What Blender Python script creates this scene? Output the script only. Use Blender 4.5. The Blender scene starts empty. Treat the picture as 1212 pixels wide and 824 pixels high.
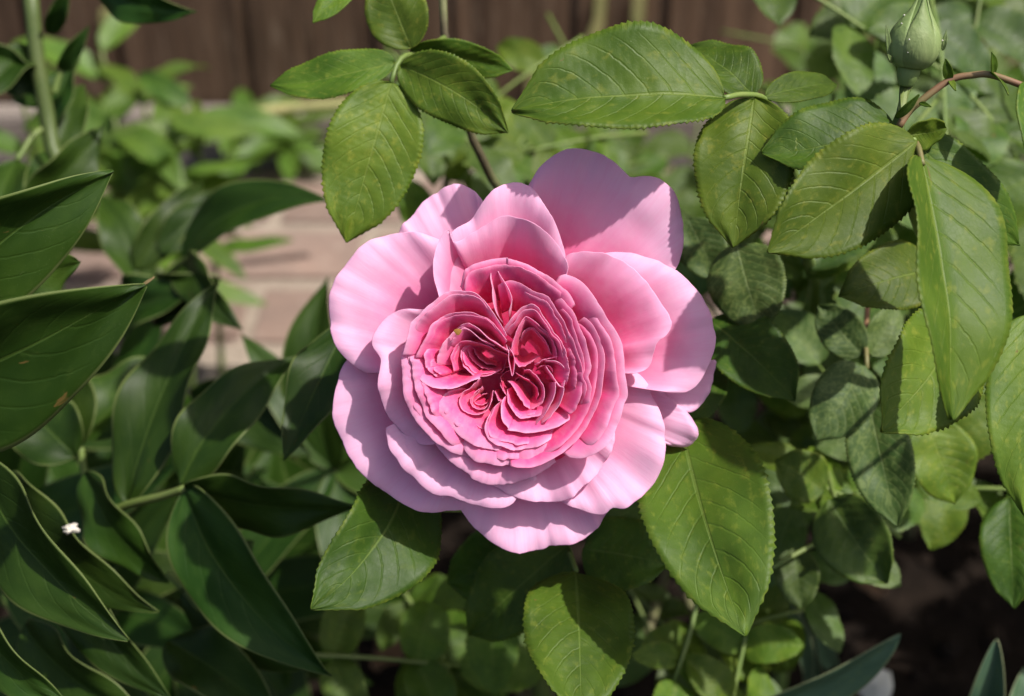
import bpy, math, random
from mathutils import Vector, Matrix, noise

scn = bpy.context.scene
R = math.radians
COL = scn.collection

# ------------------------------------------------------------------ camera
PITCH = R(35.0)
CAM = Vector((0.0, -0.308, 0.58))
FPX = 1805.0                                   # focal length in photograph pixels (1212 wide)
FWD = Vector((0, math.cos(PITCH), -math.sin(PITCH)))
UP = Vector((0, math.sin(PITCH), math.cos(PITCH)))
RIGHT = Vector((1, 0, 0))
cam_d = bpy.data.cameras.new('camera')
cam_d.sensor_width = 23.5
cam_d.lens = 23.5 * FPX / 1212.0
cam_d.clip_start = 0.01
cam_d.clip_end = 200
cam_d.dof.use_dof = True
cam_d.dof.focus_distance = 0.366
cam_d.dof.aperture_fstop = 7.5
cam = bpy.data.objects.new('camera', cam_d)
COL.objects.link(cam)
cam.location = CAM
cam.rotation_euler = (math.pi / 2 - PITCH, 0, 0)
scn.camera = cam

# ------------------------------------------------------------------ sky and sun
LIGHT = (RIGHT * -0.48 + UP * -0.62 + FWD * 0.62).normalized()      # direction the sunlight travels
SUN_DIR = -LIGHT
elev = math.asin(SUN_DIR.z)
world = bpy.data.worlds.new('World')
scn.world = world
world.use_nodes = True
wn = world.node_tree
bg = wn.nodes['Background']
sky = wn.nodes.new('ShaderNodeTexSky')
sky.sky_type = 'NISHITA'
sky.sun_disc = False
sky.dust_density = 4.0
sky.ozone_density = 0.6
sky.sun_elevation = elev
sky.sun_rotation = math.atan2(SUN_DIR.x, SUN_DIR.y)
wn.links.new(sky.outputs[0], bg.inputs[0])
bg.inputs[1].default_value = 0.095
sun_d = bpy.data.lights.new('sun', 'SUN')
sun_d.energy = 3.8
sun_d.angle = R(0.9)
sun_d.color = (1.0, 0.95, 0.87)
sun = bpy.data.objects.new('sun', sun_d)
COL.objects.link(sun)
sun.rotation_euler = LIGHT.to_track_quat('-Z', 'Y').to_euler()
sun.location = (1, -1, 3)
scn.view_settings.view_transform = 'Standard'
scn.view_settings.look = 'None'
scn.view_settings.exposure = 0.5
scn.view_settings.gamma = 1.0
scn.view_settings.use_curve_mapping = False


# ------------------------------------------------------------------ helpers
def at(px, py, d):
    """point seen at photograph pixel (px, py), d metres along the view axis"""
    return CAM + FWD * d + RIGHT * ((px - 606) / FPX * d) + UP * ((412 - py) / FPX * d)


WM = {}


def link(o, world_m, parent=None):
    COL.objects.link(o)
    WM[o.name] = world_m
    if parent is not None:
        o.parent = parent
        o.matrix_local = WM[parent.name].inverted() @ world_m
    else:
        o.matrix_local = world_m
    return o


def tag(o, label=None, cat=None, group=None, kind=None):
    if label: o['label'] = label
    if cat: o['category'] = cat
    if group: o['group'] = group
    if kind: o['kind'] = kind
    return o


def thing(name, loc, label, cat, group=None):
    o = bpy.data.objects.new(name, None)
    o.empty_display_size = 0.02
    link(o, Matrix.Translation(loc))
    return tag(o, label, cat, group)


def mesh_from(name, verts, faces, mat, smooth=True):
    me = bpy.data.meshes.new(name)
    me.from_pydata([tuple(v) for v in verts], [], faces)
    if smooth:
        me.polygons.foreach_set('use_smooth', [True] * len(me.polygons))
    if mat: me.materials.append(mat)
    me.update()
    return me


def part(name, verts, faces, mat, parent, origin=None, smooth=True):
    """mesh object from world-space vertices"""
    if origin is None: origin = verts[0]
    origin = Vector(origin)
    me = mesh_from(name, [Vector(v) - origin for v in verts], faces, mat, smooth)
    return link(bpy.data.objects.new(name, me), Matrix.Translation(origin), parent)


def catmull(pts, n):
    pts = [Vector(p) for p in pts]
    if len(pts) == 2:
        return [pts[0].lerp(pts[1], i / (n - 1)) for i in range(n)]
    P = [pts[0] * 2 - pts[1]] + pts + [pts[-1] * 2 - pts[-2]]
    dense = []
    for i in range(1, len(P) - 2):
        for j in range(12):
            t = j / 12
            a, b, c, d = P[i - 1], P[i], P[i + 1], P[i + 2]
            dense.append(0.5 * ((2 * b) + (c - a) * t + (2 * a - 5 * b + 4 * c - d) * t * t + (3 * b - a - 3 * c + d) * t ** 3))
    dense.append(pts[-1])
    L = [0]
    for a, b in zip(dense, dense[1:]): L.append(L[-1] + (b - a).length)
    out, k = [], 0
    for i in range(n):
        s = L[-1] * i / (n - 1)
        while k < len(L) - 2 and L[k + 1] < s: k += 1
        f = (s - L[k]) / max(1e-9, L[k + 1] - L[k])
        out.append(dense[k].lerp(dense[k + 1], min(1, max(0, f))))
    return out


def tube(name, pts, r0, r1, mat, parent, n=24, seg=9, wob=0.0):
    c = catmull(pts, n)
    verts, faces = [], []
    for i, p in enumerate(c):
        t = (c[min(i + 1, n - 1)] - c[max(i - 1, 0)]).normalized()
        a = t.cross(Vector((0.31, 0.2, 0.93))).normalized()
        b = t.cross(a)
        r = r0 + (r1 - r0) * i / (n - 1)
        r *= 1 + wob * noise.noise(p * 300)
        for k in range(seg):
            an = 2 * math.pi * k / seg
            verts.append(p + (a * math.cos(an) + b * math.sin(an)) * r)
    for i in range(n - 1):
        for k in range(seg):
            faces.append((i * seg + k, i * seg + (k + 1) % seg, (i + 1) * seg + (k + 1) % seg, (i + 1) * seg + k))
    faces.append(tuple(range(seg))[::-1])
    faces.append(tuple(range((n - 1) * seg, n * seg)))
    return part(name, verts, faces, mat, parent, origin=c[0])


# ------------------------------------------------------------------ materials
def new_mat(name):
    m = bpy.data.materials.new(name)
    m.use_nodes = True
    nt = m.node_tree
    nt.nodes.clear()
    return m, nt


class NB:
    """small node-building helper"""
    def __init__(s, nt): s.nt = nt
    def n(s, t, **kw):
        nd = s.nt.nodes.new(t)
        for k, v in kw.items(): setattr(nd, k, v)
        return nd
    def l(s, a, b): s.nt.links.new(a, b)
    def val(s, sock, v):
        if hasattr(v, 'is_linked') or isinstance(v, bpy.types.NodeSocket): s.l(v, sock)
        else: sock.default_value = v
    def math(s, op, a, b=0.0, c=0.0, clamp=False):
        nd = s.n('ShaderNodeMath', operation=op, use_clamp=clamp)
        for i, v in enumerate((a, b, c)): s.val(nd.inputs[i], v)
        return nd.outputs[0]
    def mix(s, f, a, b, mode='MIX'):
        nd = s.n('ShaderNodeMix', data_type='RGBA', blend_type=mode)
        s.val(nd.inputs[0], f)
        for i, v in ((6, a), (7, b)):
            s.val(nd.inputs[i], v if not isinstance(v, tuple) else (*v, 1.0)[:4])
        return nd.outputs[2]
    def smooth(s, x, a, b, lo=0.0, hi=1.0):
        nd = s.n('ShaderNodeMapRange', interpolation_type='SMOOTHSTEP')
        s.val(nd.inputs[0], x)
        for i, v in ((1, a), (2, b), (3, lo), (4, hi)): nd.inputs[i].default_value = v
        return nd.outputs[0]
    def noise(s, vec, scale, detail=3.0, rough=0.55, dist=0.0, out=0):
        nd = s.n('ShaderNodeTexNoise')
        if vec is not None: s.l(vec, nd.inputs['Vector'])
        nd.inputs['Scale'].default_value = scale
        nd.inputs['Detail'].default_value = detail
        nd.inputs['Roughness'].default_value = rough
        nd.inputs['Distortion'].default_value = dist
        return nd.outputs[out]
    def comb(s, x, y, z):
        nd = s.n('ShaderNodeCombineXYZ')
        for i, v in enumerate((x, y, z)): s.val(nd.inputs[i], v)
        return nd.outputs[0]
    def bump(s, h, strength, dist):
        nd = s.n('ShaderNodeBump')
        nd.inputs['Strength'].default_value = strength
        nd.inputs['Distance'].default_value = dist
        s.l(h, nd.inputs['Height'])
        return nd.outputs[0]


def surface(b, col, rough, bump=None, trans=0.0, tcol=None, spec=0.5, sheen=0.0):
    p = b.n('ShaderNodeBsdfPrincipled')
    b.val(p.inputs['Base Color'], col if not isinstance(col, tuple) else (*col, 1)[:4])
    b.val(p.inputs['Roughness'], rough)
    p.inputs['Specular IOR Level'].default_value = spec
    if sheen:
        p.inputs['Sheen Weight'].default_value = sheen
    if bump is not None: b.l(bump, p.inputs['Normal'])
    out = b.n('ShaderNodeOutputMaterial')
    if trans:
        t = b.n('ShaderNodeBsdfTranslucent')
        b.val(t.inputs['Color'], tcol if tcol is not None else col)
        mx = b.n('ShaderNodeMixShader')
        mx.inputs[0].default_value = trans
        b.l(p.outputs[0], mx.inputs[1]); b.l(t.outputs[0], mx.inputs[2])
        b.l(mx.outputs[0], out.inputs[0])
    else:
        b.l(p.outputs[0], out.inputs[0])


def petal_material():
    m, nt = new_mat('rose_petal')
    b = NB(nt)
    at_ = b.n('ShaderNodeAttribute', attribute_name='petal_uv')
    sep = b.n('ShaderNodeSeparateXYZ'); b.l(at_.outputs['Vector'], sep.inputs[0])
    rho, t = sep.outputs[0], sep.outputs[1]
    oi = b.n('ShaderNodeObjectInfo')
    so = b.n('ShaderNodeSeparateColor'); b.l(oi.outputs['Color'], so.inputs[0])
    deep = so.outputs[0]                         # how deeply pigmented this petal is
    tc = b.n('ShaderNodeTexCoord')
    n1 = b.noise(tc.outputs['Object'], 90, 3)
    # pigment fades from the base of the petal to its margin
    g = b.math('ADD', rho, b.math('MULTIPLY', b.math('SUBTRACT', n1, 0.5), 0.25))
    g = b.math('SUBTRACT', g, b.math('MULTIPLY', deep, 0.95))
    k = b.smooth(g, 0.12, 0.95)
    c = b.mix(k, (0.93, 0.11, 0.38), (0.94, 0.60, 0.83))
    k2 = b.smooth(g, -0.35, 0.35)
    c = b.mix(k2, (0.82, 0.022, 0.16), c)
    c = b.mix(b.math('MULTIPLY', b.smooth(rho, 0.86, 1.0), 0.42), c, (0.93, 0.50, 0.74))
    # veins running out along the petal
    vec = b.comb(b.math('MULTIPLY', t, 95.0), b.math('MULTIPLY', rho, 5.0), oi.outputs['Random'])
    v = b.noise(vec, 1.0, 2, 0.5, 0.6)
    vein = b.smooth(v, 0.50, 0.62)
    c = b.mix(b.math('MULTIPLY', vein, 0.11), c, (0.88, 0.28, 0.56))
    cr = b.smooth(b.noise(tc.outputs['Object'], 500, 2), 0.35, 0.7)
    c = b.mix(b.math('MULTIPLY', cr, 0.12), c, (0.92, 0.68, 0.80))
    h = b.math('ADD', b.math('MULTIPLY', v, 0.7), b.math('MULTIPLY', b.noise(tc.outputs['Object'], 800, 2), 0.35))
    bp = b.bump(h, 0.14, 0.0005)
    tcol = b.mix(0.4, c, (0.97, 0.36, 0.60))
    surface(b, c, 0.55, bp, 0.36, tcol, 0.35, 0.15)
    return m


def leaf_material(name, base, dark, vein, yellow, gloss=0.42, veins=9.0, slant=0.30, mosaic=False, rim=None, ymix=0.35, spec=0.5, trans=0.32, specks=0.0, net=0.5, vmix=0.12):
    m, nt = new_mat(name)
    b = NB(nt)
    at_ = b.n('ShaderNodeAttribute', attribute_name='leaf_uv')
    sep = b.n('ShaderNodeSeparateXYZ'); b.l(at_.outputs['Vector'], sep.inputs[0])
    u, v = sep.outputs[0], sep.outputs[1]
    av = b.math('ABSOLUTE', v)
    oi = b.n('ShaderNodeObjectInfo')
    rnd = oi.outputs['Random']
    side = b.math('SIGN', v)
    p2 = b.comb(b.math('ADD', b.math('MULTIPLY', u, 3.0), b.math('MULTIPLY', rnd, 37.0)), v, b.math('MULTIPLY', rnd, 11.0))
    n1 = b.noise(p2, 1.3, 3, 0.55, 0.3)
    n2 = b.noise(p2, 6.0, 4, 0.6)
    n3 = b.noise(p2, 28.0, 2, 0.6)
    c = b.mix(b.smooth(n1, 0.30, 0.72), dark, base)
    c = b.mix(b.math('MULTIPLY', b.smooth(n2, 0.52, 0.72), ymix), c, yellow)
    # each leaf a little different
    hv = b.n('ShaderNodeHueSaturation')
    b.l(b.math('ADD', 0.485, b.math('MULTIPLY', rnd, 0.03)), hv.inputs['Hue'])
    b.l(b.math('ADD', 0.75, b.math('MULTIPLY', b.math('FRACT', b.math('MULTIPLY', rnd, 7.31)), 0.5)), hv.inputs['Value'])
    b.l(c, hv.inputs['Color'])
    c = hv.outputs[0]
    # lateral veins: thin lines leaving the midrib towards the tip
    ph = b.math('SUBTRACT', b.math('MULTIPLY', b.math('SUBTRACT', u, b.math('MULTIPLY', b.math('POWER', av, 1.25), slant)), veins), b.math('MULTIPLY', side, 0.22))
    ph = b.math('ADD', ph, b.math('MULTIPLY', b.math('SUBTRACT', n2, 0.5), 0.22))
    fr = b.math('ABSOLUTE', b.math('SUBTRACT', b.math('FRACT', ph), 0.5))        # 0 on the vein
    lat = b.math('MULTIPLY', b.smooth(fr, 0.0, 0.085, 1.0, 0.0), b.smooth(av, 0.55, 0.98, 1.0, 0.0))
    midw = b.smooth(u, 0.0, 1.0, 0.050, 0.012)
    mid = b.smooth(b.math('DIVIDE', av, midw), 0.4, 1.0, 1.0, 0.0)
    netv = b.n('ShaderNodeTexVoronoi', feature='DISTANCE_TO_EDGE')
    b.l(p2, netv.inputs['Vector']); netv.inputs['Scale'].default_value = 17.0
    netm = b.math('MULTIPLY', b.smooth(netv.outputs['Distance'], 0.0, 0.08, 1.0, 0.0), net)
    c = b.mix(b.math('MULTIPLY', lat, vmix), c, vein)
    c = b.mix(b.math('MULTIPLY', netm, 0.12), c, vein)
    c = b.mix(b.math('MULTIPLY', mid, 0.55), c, vein)
    if mosaic:
        mo = b.smooth(b.noise(p2, 5.0, 4, 0.7, 1.2), 0.50, 0.60)
        mo2 = b.math('MAXIMUM', mo, b.math('MULTIPLY', b.smooth(fr, 0.02, 0.2, 1.0, 0.0), 0.5))
        c = b.mix(b.math('MULTIPLY', mo2, 0.5), c, (0.24, 0.32, 0.085))
    if specks:
        sp = b.smooth(b.noise(p2, 11.0, 3, 0.75, 1.5), 0.70, 0.76)
        c = b.mix(b.math('MULTIPLY', sp, specks), c, (0.45, 0.52, 0.30))
    vd = b.n('ShaderNodeTexVoronoi'); b.l(p2, vd.inputs['Vector']); vd.inputs['Scale'].default_value = 30.0
    dots = b.math('MULTIPLY', b.smooth(vd.outputs['Distance'], 0.06, 0.13, 1.0, 0.0), b.smooth(n1, 0.45, 0.6))
    c = b.mix(b.math('MULTIPLY', dots, 0.3), c, (0.40, 0.42, 0.26))
    br = b.smooth(b.noise(p2, 3.1, 3, 0.6, 0.8), 0.71, 0.75)
    c = b.mix(b.math('MULTIPLY', br, 0.75), c, (0.16, 0.10, 0.03))
    ed = b.math('MULTIPLY', b.smooth(av, 0.90, 1.0), b.smooth(n2, 0.35, 0.65))
    c = b.mix(b.math('MULTIPLY', ed, 0.45), c, yellow)
    if rim:
        c = b.mix(b.math('MULTIPLY', b.smooth(av, 0.935, 0.97), 0.8), c, rim)
    h = b.math('ADD', b.math('MULTIPLY', b.math('ADD', b.math('MULTIPLY', lat, min(1.0, vmix * 6)), mid), -0.8), b.math('ADD', b.math('MULTIPLY', netm, -0.12), b.math('MULTIPLY', n3, 0.25 * net)))
    bp = b.bump(h, 0.4, 0.0005)
    tcol = b.mix(0.55, c, (0.22, 0.34, 0.02))
    rg = b.math('ADD', gloss - 0.06, b.math('MULTIPLY', n2, 0.16))
    surface(b, c, rg, bp, trans, tcol, spec)
    return m


def plain_material(name, c1, c2, scale, rough=0.6, bump=0.3, bdist=0.001, stretch=(1, 1, 1), trans=0.0, spec=0.4, c3=None):
    m, nt = new_mat(name)
    b = NB(nt)
    tc = b.n('ShaderNodeTexCoord')
    mp = b.n('ShaderNodeMapping'); mp.inputs['Scale'].default_value = stretch
    oi = b.n('ShaderNodeObjectInfo')
    off = b.comb(b.math('MULTIPLY', oi.outputs['Random'], 9.0), b.math('MULTIPLY', oi.outputs['Random'], 5.0), 0.0)
    b.l(tc.outputs['Object'], mp.inputs['Vector']); b.l(off, mp.inputs['Location'])
    n1 = b.noise(mp.outputs[0], scale, 4, 0.6, 0.4)
    n2 = b.noise(mp.outputs[0], scale * 5, 3, 0.6)
    c = b.mix(b.smooth(n1, 0.3, 0.7), c1, c2)
    if c3:
        c = b.mix(b.math('MULTIPLY', b.smooth(n2, 0.55, 0.7), 0.7), c, c3)
    hv = b.n('ShaderNodeHueSaturation')
    b.l(b.math('ADD', 0.82, b.math('MULTIPLY', oi.outputs['Random'], 0.36)), hv.inputs['Value'])
    b.l(c, hv.inputs['Color'])
    bp = b.bump(b.math('ADD', n1, b.math('MULTIPLY', n2, 0.5)), bump, bdist)
    surface(b, hv.outputs[0], rough, bp, trans, None, spec)
    return m


M_PETAL = petal_material()
M_ROSE = leaf_material('rose_leaf', (0.070, 0.135, 0.012), (0.042, 0.090, 0.009), (0.16, 0.235, 0.045), (0.20, 0.25, 0.03), 0.46, 9, 0.30, specks=0.35, spec=0.25)
M_YOUNG = leaf_material('young_rose_leaf', (0.104, 0.172, 0.015), (0.064, 0.125, 0.011), (0.20, 0.27, 0.05), (0.24, 0.27, 0.035), 0.46, 9, 0.30, specks=0.6, ymix=0.5, spec=0.25)
M_BACK = leaf_material('shrub_leaf', (0.075, 0.142, 0.016), (0.042, 0.092, 0.011), (0.15, 0.23, 0.05), (0.19, 0.25, 0.04), 0.50, 8, 0.30)
M_MOSAIC = leaf_material('mosaic_leaf', (0.066, 0.125, 0.020), (0.042, 0.090, 0.014), (0.20, 0.27, 0.08), (0.19, 0.24, 0.05), 0.55, 9, 0.30, mosaic=True)
M_PEONY = leaf_material('peony_leaf', (0.027, 0.061, 0.007), (0.016, 0.042, 0.005), (0.070, 0.120, 0.020), (0.050, 0.090, 0.013), 0.45, 6, 0.42, rim=(0.15, 0.19, 0.06), ymix=0.25, spec=0.2, trans=0.16, specks=0.10, net=.2, vmix=0.07)
M_PHLOX = leaf_material('lance_leaf', (0.10, 0.185, 0.02), (0.06, 0.13, 0.016), (0.22, 0.33, 0.08), (0.22, 0.30, 0.05), 0.48, 7, 0.40)
M_TULIP = leaf_material('tulip_leaf', (0.070, 0.130, 0.070), (0.045, 0.095, 0.050), (0.10, 0.16, 0.08), (0.16, 0.19, 0.07), 0.50, 0.5, 0.0, rim=(0.25, 0.27, 0.14), trans=0.12)
M_STEM = plain_material('green_stem', (0.12, 0.19, 0.04), (0.17, 0.22, 0.06), 60, 0.5, 0.2, 0.0005)
M_DARKSTEM = plain_material('peony_stem', (0.055, 0.085, 0.020), (0.075, 0.10, 0.028), 60, 0.5, 0.2, 0.0005)
M_REDSTEM = plain_material('reddish_stem', (0.20, 0.10, 0.06), (0.15, 0.15, 0.05), 60, 0.5, 0.2, 0.0005)
M_WOODY = plain_material('woody_cane', (0.16, 0.17, 0.07), (0.11, 0.09, 0.05), 80, 0.7, 0.5, 0.001)
M_BUD = plain_material('bud_green', (0.12, 0.19, 0.050), (0.18, 0.25, 0.085), 90, 0.6, 0.6, 0.0006, (1, 1, 0.3), 0.1)
M_SEPAL = plain_material('sepal_green', (0.17, 0.25, 0.080), (0.25, 0.32, 0.125), 120, 0.6, 0.7, 0.0008, (1, 1, 0.3), 0.1)
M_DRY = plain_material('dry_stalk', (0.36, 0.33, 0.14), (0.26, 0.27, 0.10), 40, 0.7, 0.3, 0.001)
M_WHITE = plain_material('white_petal', (0.80, 0.78, 0.72), (0.70, 0.66, 0.58), 60, 0.6, 0.2, 0.0006, (1, 1, 1), 0.2)
M_STONE = plain_material('pale_stone', (0.42, 0.41, 0.39), (0.30, 0.29, 0.27), 60, 0.8, 0.5, 0.001, c3=(0.5, 0.48, 0.44))
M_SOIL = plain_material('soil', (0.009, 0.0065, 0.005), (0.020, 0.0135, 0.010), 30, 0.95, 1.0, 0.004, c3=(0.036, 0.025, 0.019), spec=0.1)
M_MORTAR = plain_material('sandy_joint', (0.34, 0.285, 0.235), (0.27, 0.22, 0.18), 60, 0.95, 0.8, 0.002, c3=(0.15, 0.13, 0.10), spec=0.2)
M_BRICK = plain_material('brick', (0.25, 0.175, 0.145), (0.20, 0.145, 0.123), 22, 0.9, 0.7, 0.002, c3=(0.29, 0.225, 0.19), spec=0.25)
M_WOOD = plain_material('stained_board', (0.066, 0.040, 0.025), (0.165, 0.103, 0.064), 9, 0.75, 0.8, 0.002, (9, 9, 0.5), c3=(0.23, 0.17, 0.12), spec=0.25)
M_GREYWOOD = plain_material('weathered_board', (0.17, 0.145, 0.13), (0.25, 0.215, 0.19), 9, 0.85, 0.8, 0.002, (0.5, 9, 9), c3=(0.10, 0.085, 0.075), spec=0.25)
M_SPOT = plain_material('brown_spot', (0.26, 0.13, 0.02), (0.16, 0.05, 0.015), 300, 0.8, 0.2, 0.0005)


# ------------------------------------------------------------------ leaf geometry
def leaf_mesh(name, L, W, mat, kind='rose', nl=None, nw=7, teeth=22, tooth=0.045, fold=0.18, bow=0.5, side=0.0, quilt=0.0,
              wave=0.0, nwave=2.0, seed=0, asym=0.0, roll=0.0, twist=0.0):
    """leaf along +x, blade in xy, upper face +z; origin at the base of the blade"""
    rs = random.Random(seed)
    ph = rs.uniform(0, 6)
    if nl is None: nl = teeth * 4 if teeth else 40
    # centre line: an arc with total turn `bow` (positive droops)
    xs, zs, th = [0], [0], []
    for i in range(nl):
        a = -bow * ((i + .5) / nl - .5)
        th.append(a)
        xs.append(xs[-1] + math.cos(a) / nl); zs.append(zs[-1] + math.sin(a) / nl)
    sc = 1 / xs[-1]
    verts, faces, uv = [], [], []
    cols = [j / nw for j in range(-nw, nw + 1)]
    cols = [math.copysign(abs(c) ** 0.85, c) for c in cols]
    for i in range(nl + 1):
        u = i / nl
        if kind == 'rose':
            f = (u ** 0.54) * ((1 - u) ** 0.74) / 0.422 * (1 - 0.35 * max(0.0, (u - 0.86) / 0.14) ** 0.8)
        elif kind == 'peony':
            f = (u ** 0.66) * ((1 - u) ** 1.05) / 0.322
        elif kind == 'lance':
            f = (u ** 0.6) * ((1 - u) ** 0.9) / 0.40
        else:                                                # strap
            f = min(1, (u + 0.15) ** 0.35) * min(1, ((1 - u) * 2.2)) ** 0.7
        f = min(f, 1.0)
        a = th[min(i, nl - 1)]
        nx, nz = -math.sin(a), math.cos(a)
        jag = 0
        if teeth:
            q = u * teeth * (1 + 0.0 * u)
            jag = (q % 1.0) ** 1.2 * tooth * W * (0.45 + 1.6 * abs(noise.noise(Vector((int(q) * 1.7, seed, 0.3)))))
            jag *= min(1, u * 8) * min(1, (1 - u) * 8)
        for c in cols:
            hw = W / 2 * f * (1 + (asym if c > 0 else -asym))
            av = abs(c)
            y = c * hw
            if av > 0.999 and teeth: y += math.copysign(jag, c)
            z = av * hw * math.tan(fold) - roll * (c * hw) ** 2 / max(W, 1e-6) * 2
            if quilt:
                s = u - 0.26 * av ** 1.25
                z += quilt * W * (abs(math.sin(math.pi * 9 * s + (0.4 if c > 0 else 0))) - .5) * min(1, av * 4) * (1 - av ** 3) * min(1, f * 1.5)
            if wave:
                z += wave * W * av ** 2 * math.sin(2 * math.pi * nwave * u + ph + (1.3 if c > 0 else 0)) * f
            z += W * 0.055 * noise.noise(Vector((u * 3 + seed * 3.1, c * 1.5, seed)))
            if twist:
                ct, st = math.cos(twist * (u - .5)), math.sin(twist * (u - .5))
                y, z = y * ct - z * st, y * st + z * ct
            yc = side * L * 4 * u * (1 - u)
            verts.append((xs[i] * sc * L + nx * z, y + yc, zs[i] * sc * L + nz * z))
            uv.append((u, c, 0))
    m = len(cols)
    for i in range(nl):
        for j in range(m - 1):
            faces.append((i * m + j, (i + 1) * m + j, (i + 1) * m + j + 1, i * m + j + 1))
    # thin real blade: second skin just underneath
    me = mesh_from(name, verts, faces, mat)
    at_ = me.attributes.new('leaf_uv', 'FLOAT_VECTOR', 'POINT')
    at_.data.foreach_set('vector', [x for q in uv for x in q])
    return me


def frame(base, tip, roll, nrm=None):
    x = (tip - base).normalized()
    n = nrm if nrm is not None else -FWD
    n = (n - x * n.dot(x)).normalized()
    n = Matrix.Rotation(roll, 3, x) @ n
    y = n.cross(x)
    return Matrix(((x.x, y.x, n.x, base.x), (x.y, y.y, n.y, base.y), (x.z, y.z, n.z, base.z), (0, 0, 0, 1)))


LSEED = [0]


def leaf(parent, bpx, bd, tpx, td, wpx, mat, name='leaflet', roll=0, kind='rose', stalk=None, nrm=None, **kw):
    """a leaf blade: base pixel/depth, tip pixel/depth, blade width in photograph pixels"""
    LSEED[0] += 1
    B, T = at(*bpx, bd), at(*tpx, td)
    L = (T - B).length
    W = wpx / FPX * (bd + td) / 2 * (0.78 if kind == 'peony' else 1.0)
    if kind == 'rose':
        kw.setdefault('teeth', 32); kw.setdefault('tooth', .030); kw.setdefault('quilt', 0.014); kw.setdefault('wave', 0.04)
    else:
        kw.setdefault('teeth', 0)
    kw.setdefault('seed', LSEED[0])
    me = leaf_mesh(name, L, W, mat, kind, **kw)
    o = bpy.data.objects.new(name, me)
    sol = o.modifiers.new('thickness', 'SOLIDIFY'); sol.thickness = 0.00025; sol.offset = -1
    return link(o, frame(B, T, R(roll), nrm), parent)


# ================================================================== THE SETTING
# ground: one sheet, finely shaped in the bed
def build_ground():
    verts, faces = [], []
    xs = [-60, -20, -6, -2.5] + [-1.2 + i * 0.02 for i in range(121)] + [2.5, 6, 20, 60]
    ys = [-60, -20, -6, -2, -0.8] + [-0.3 + i * 0.02 for i in range(41)] + [0.6, 0.9, 2, 6, 20, 60]
    for y in ys:
        for x in xs:
            z = 0.0
            if -1.21 < x < 1.21 and -0.31 < y < 0.45:
                z = 0.012 * noise.noise(Vector((x * 9, y * 9, 1))) + 0.007 * noise.noise(Vector((x * 40, y * 40, 2)))
            elif y >= 0.45:
                z = -0.02
            verts.append((x, y, z))
    n = len(xs)
    for j in range(len(ys) - 1):
        for i in range(n - 1):
            faces.append((j * n + i, j * n + i + 1, (j + 1) * n + i + 1, (j + 1) * n + i))
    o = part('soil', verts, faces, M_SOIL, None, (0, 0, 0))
    tag(o, 'dark brown garden soil of the flower bed', 'soil', kind='structure')
    # crumbs of soil
    rs = random.Random(5)
    import bmesh
    tpl = bmesh.new(); bmesh.ops.create_icosphere(tpl, subdivisions=1, radius=1)
    tv = [v.co.copy() for v in tpl.verts]; tf = [tuple(v.index for v in f.verts) for f in tpl.faces]; tpl.free()
    V, F = [], []
    for k in range(2600):
        x, y = rs.uniform(-0.55, 0.62), rs.uniform(-0.12, 0.46)
        r = 0.0016 + 0.007 * rs.random() ** 4
        s = Vector((rs.uniform(.7, 1.3), rs.uniform(.7, 1.3), rs.uniform(.5, .9))) * r
        z = 0.012 * noise.noise(Vector((x * 9, y * 9, 1))) + 0.007 * noise.noise(Vector((x * 40, y * 40, 2)))
        o0 = len(V)
        for v in tv:
            q = v * (1 + 0.35 * noise.noise(v * 2 + Vector((k, 0, 0))))
            V.append((x + q.x * s.x, y + q.y * s.y, z + q.z * s.z + r * .3))
        F += [tuple(i + o0 for i in f) for f in tf]
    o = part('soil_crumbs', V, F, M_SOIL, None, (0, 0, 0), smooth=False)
    tag(o, 'crumbs and small clods lying on the dark soil', 'soil', kind='stuff')


build_ground()


def box_mesh(name, sx, sy, sz, bev, mat, seed=0, rough=0.0, cuts=0):
    import bmesh
    bm = bmesh.new()
    bmesh.ops.create_cube(bm, size=1)
    for v in bm.verts: v.co = Vector((v.co.x * sx, v.co.y * sy, v.co.z * sz))
    bmesh.ops.bevel(bm, geom=list(bm.edges), offset=bev, segments=2, affect='EDGES')
    if cuts:
        bmesh.ops.subdivide_edges(bm, edges=list(bm.edges), cuts=cuts, use_grid_fill=True)
    if rough:
        for v in bm.verts:
            d = noise.noise_vector(v.co * 60 + Vector((seed * 7, 0, 0)))
            v.co += d * rough
    me = bpy.data.meshes.new(name)
    bm.to_mesh(me); bm.free()
    me.materials.append(mat)
    return me


# brick path along the fence
PY0 = 0.512                                   # near edge of the path (world y)
path = part('brick_path', [(-1.6, PY0 - .02, -.03), (1.6, PY0 - .02, -.03), (1.6, 0.757, -.03), (-1.6, 0.757, -.03),
                           (-1.6, PY0 - .02, .006), (1.6, PY0 - .02, .006), (1.6, 0.757, .006), (-1.6, 0.757, .006)],
            [(4, 5, 6, 7), (0, 1, 5, 4), (2, 3, 7, 6), (1, 2, 6, 5), (3, 0, 4, 7), (3, 2, 1, 0)], M_MORTAR, None, (0, PY0, 0), smooth=False)
tag(path, 'brick path with sandy joints between flower bed and fence', 'path', kind='structure')
bmeshes = [box_mesh('brick', 0.152, 0.070, 0.03, 0.004, M_BRICK, k, 0.0012, 1) for k in range(5)]
rs = random.Random(3)
for r in range(3):
    y = PY0 + 0.035 + r * 0.078
    for c in range(18):
        x = -1.4 + c * 0.159 + (0.075 if r % 2 else 0.0) + 0.03
        o = bpy.data.objects.new('brick', bmeshes[rs.randrange(5)])
        link(o, Matrix.Translation((x, y + rs.uniform(-.002, .002), -0.005 + rs.uniform(-.002, .002))) @ Matrix.Rotation(rs.uniform(-.05, .05), 4, 'Z')
             @ Matrix.Rotation(rs.uniform(-.012, .012), 4, 'X'), path)

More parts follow.
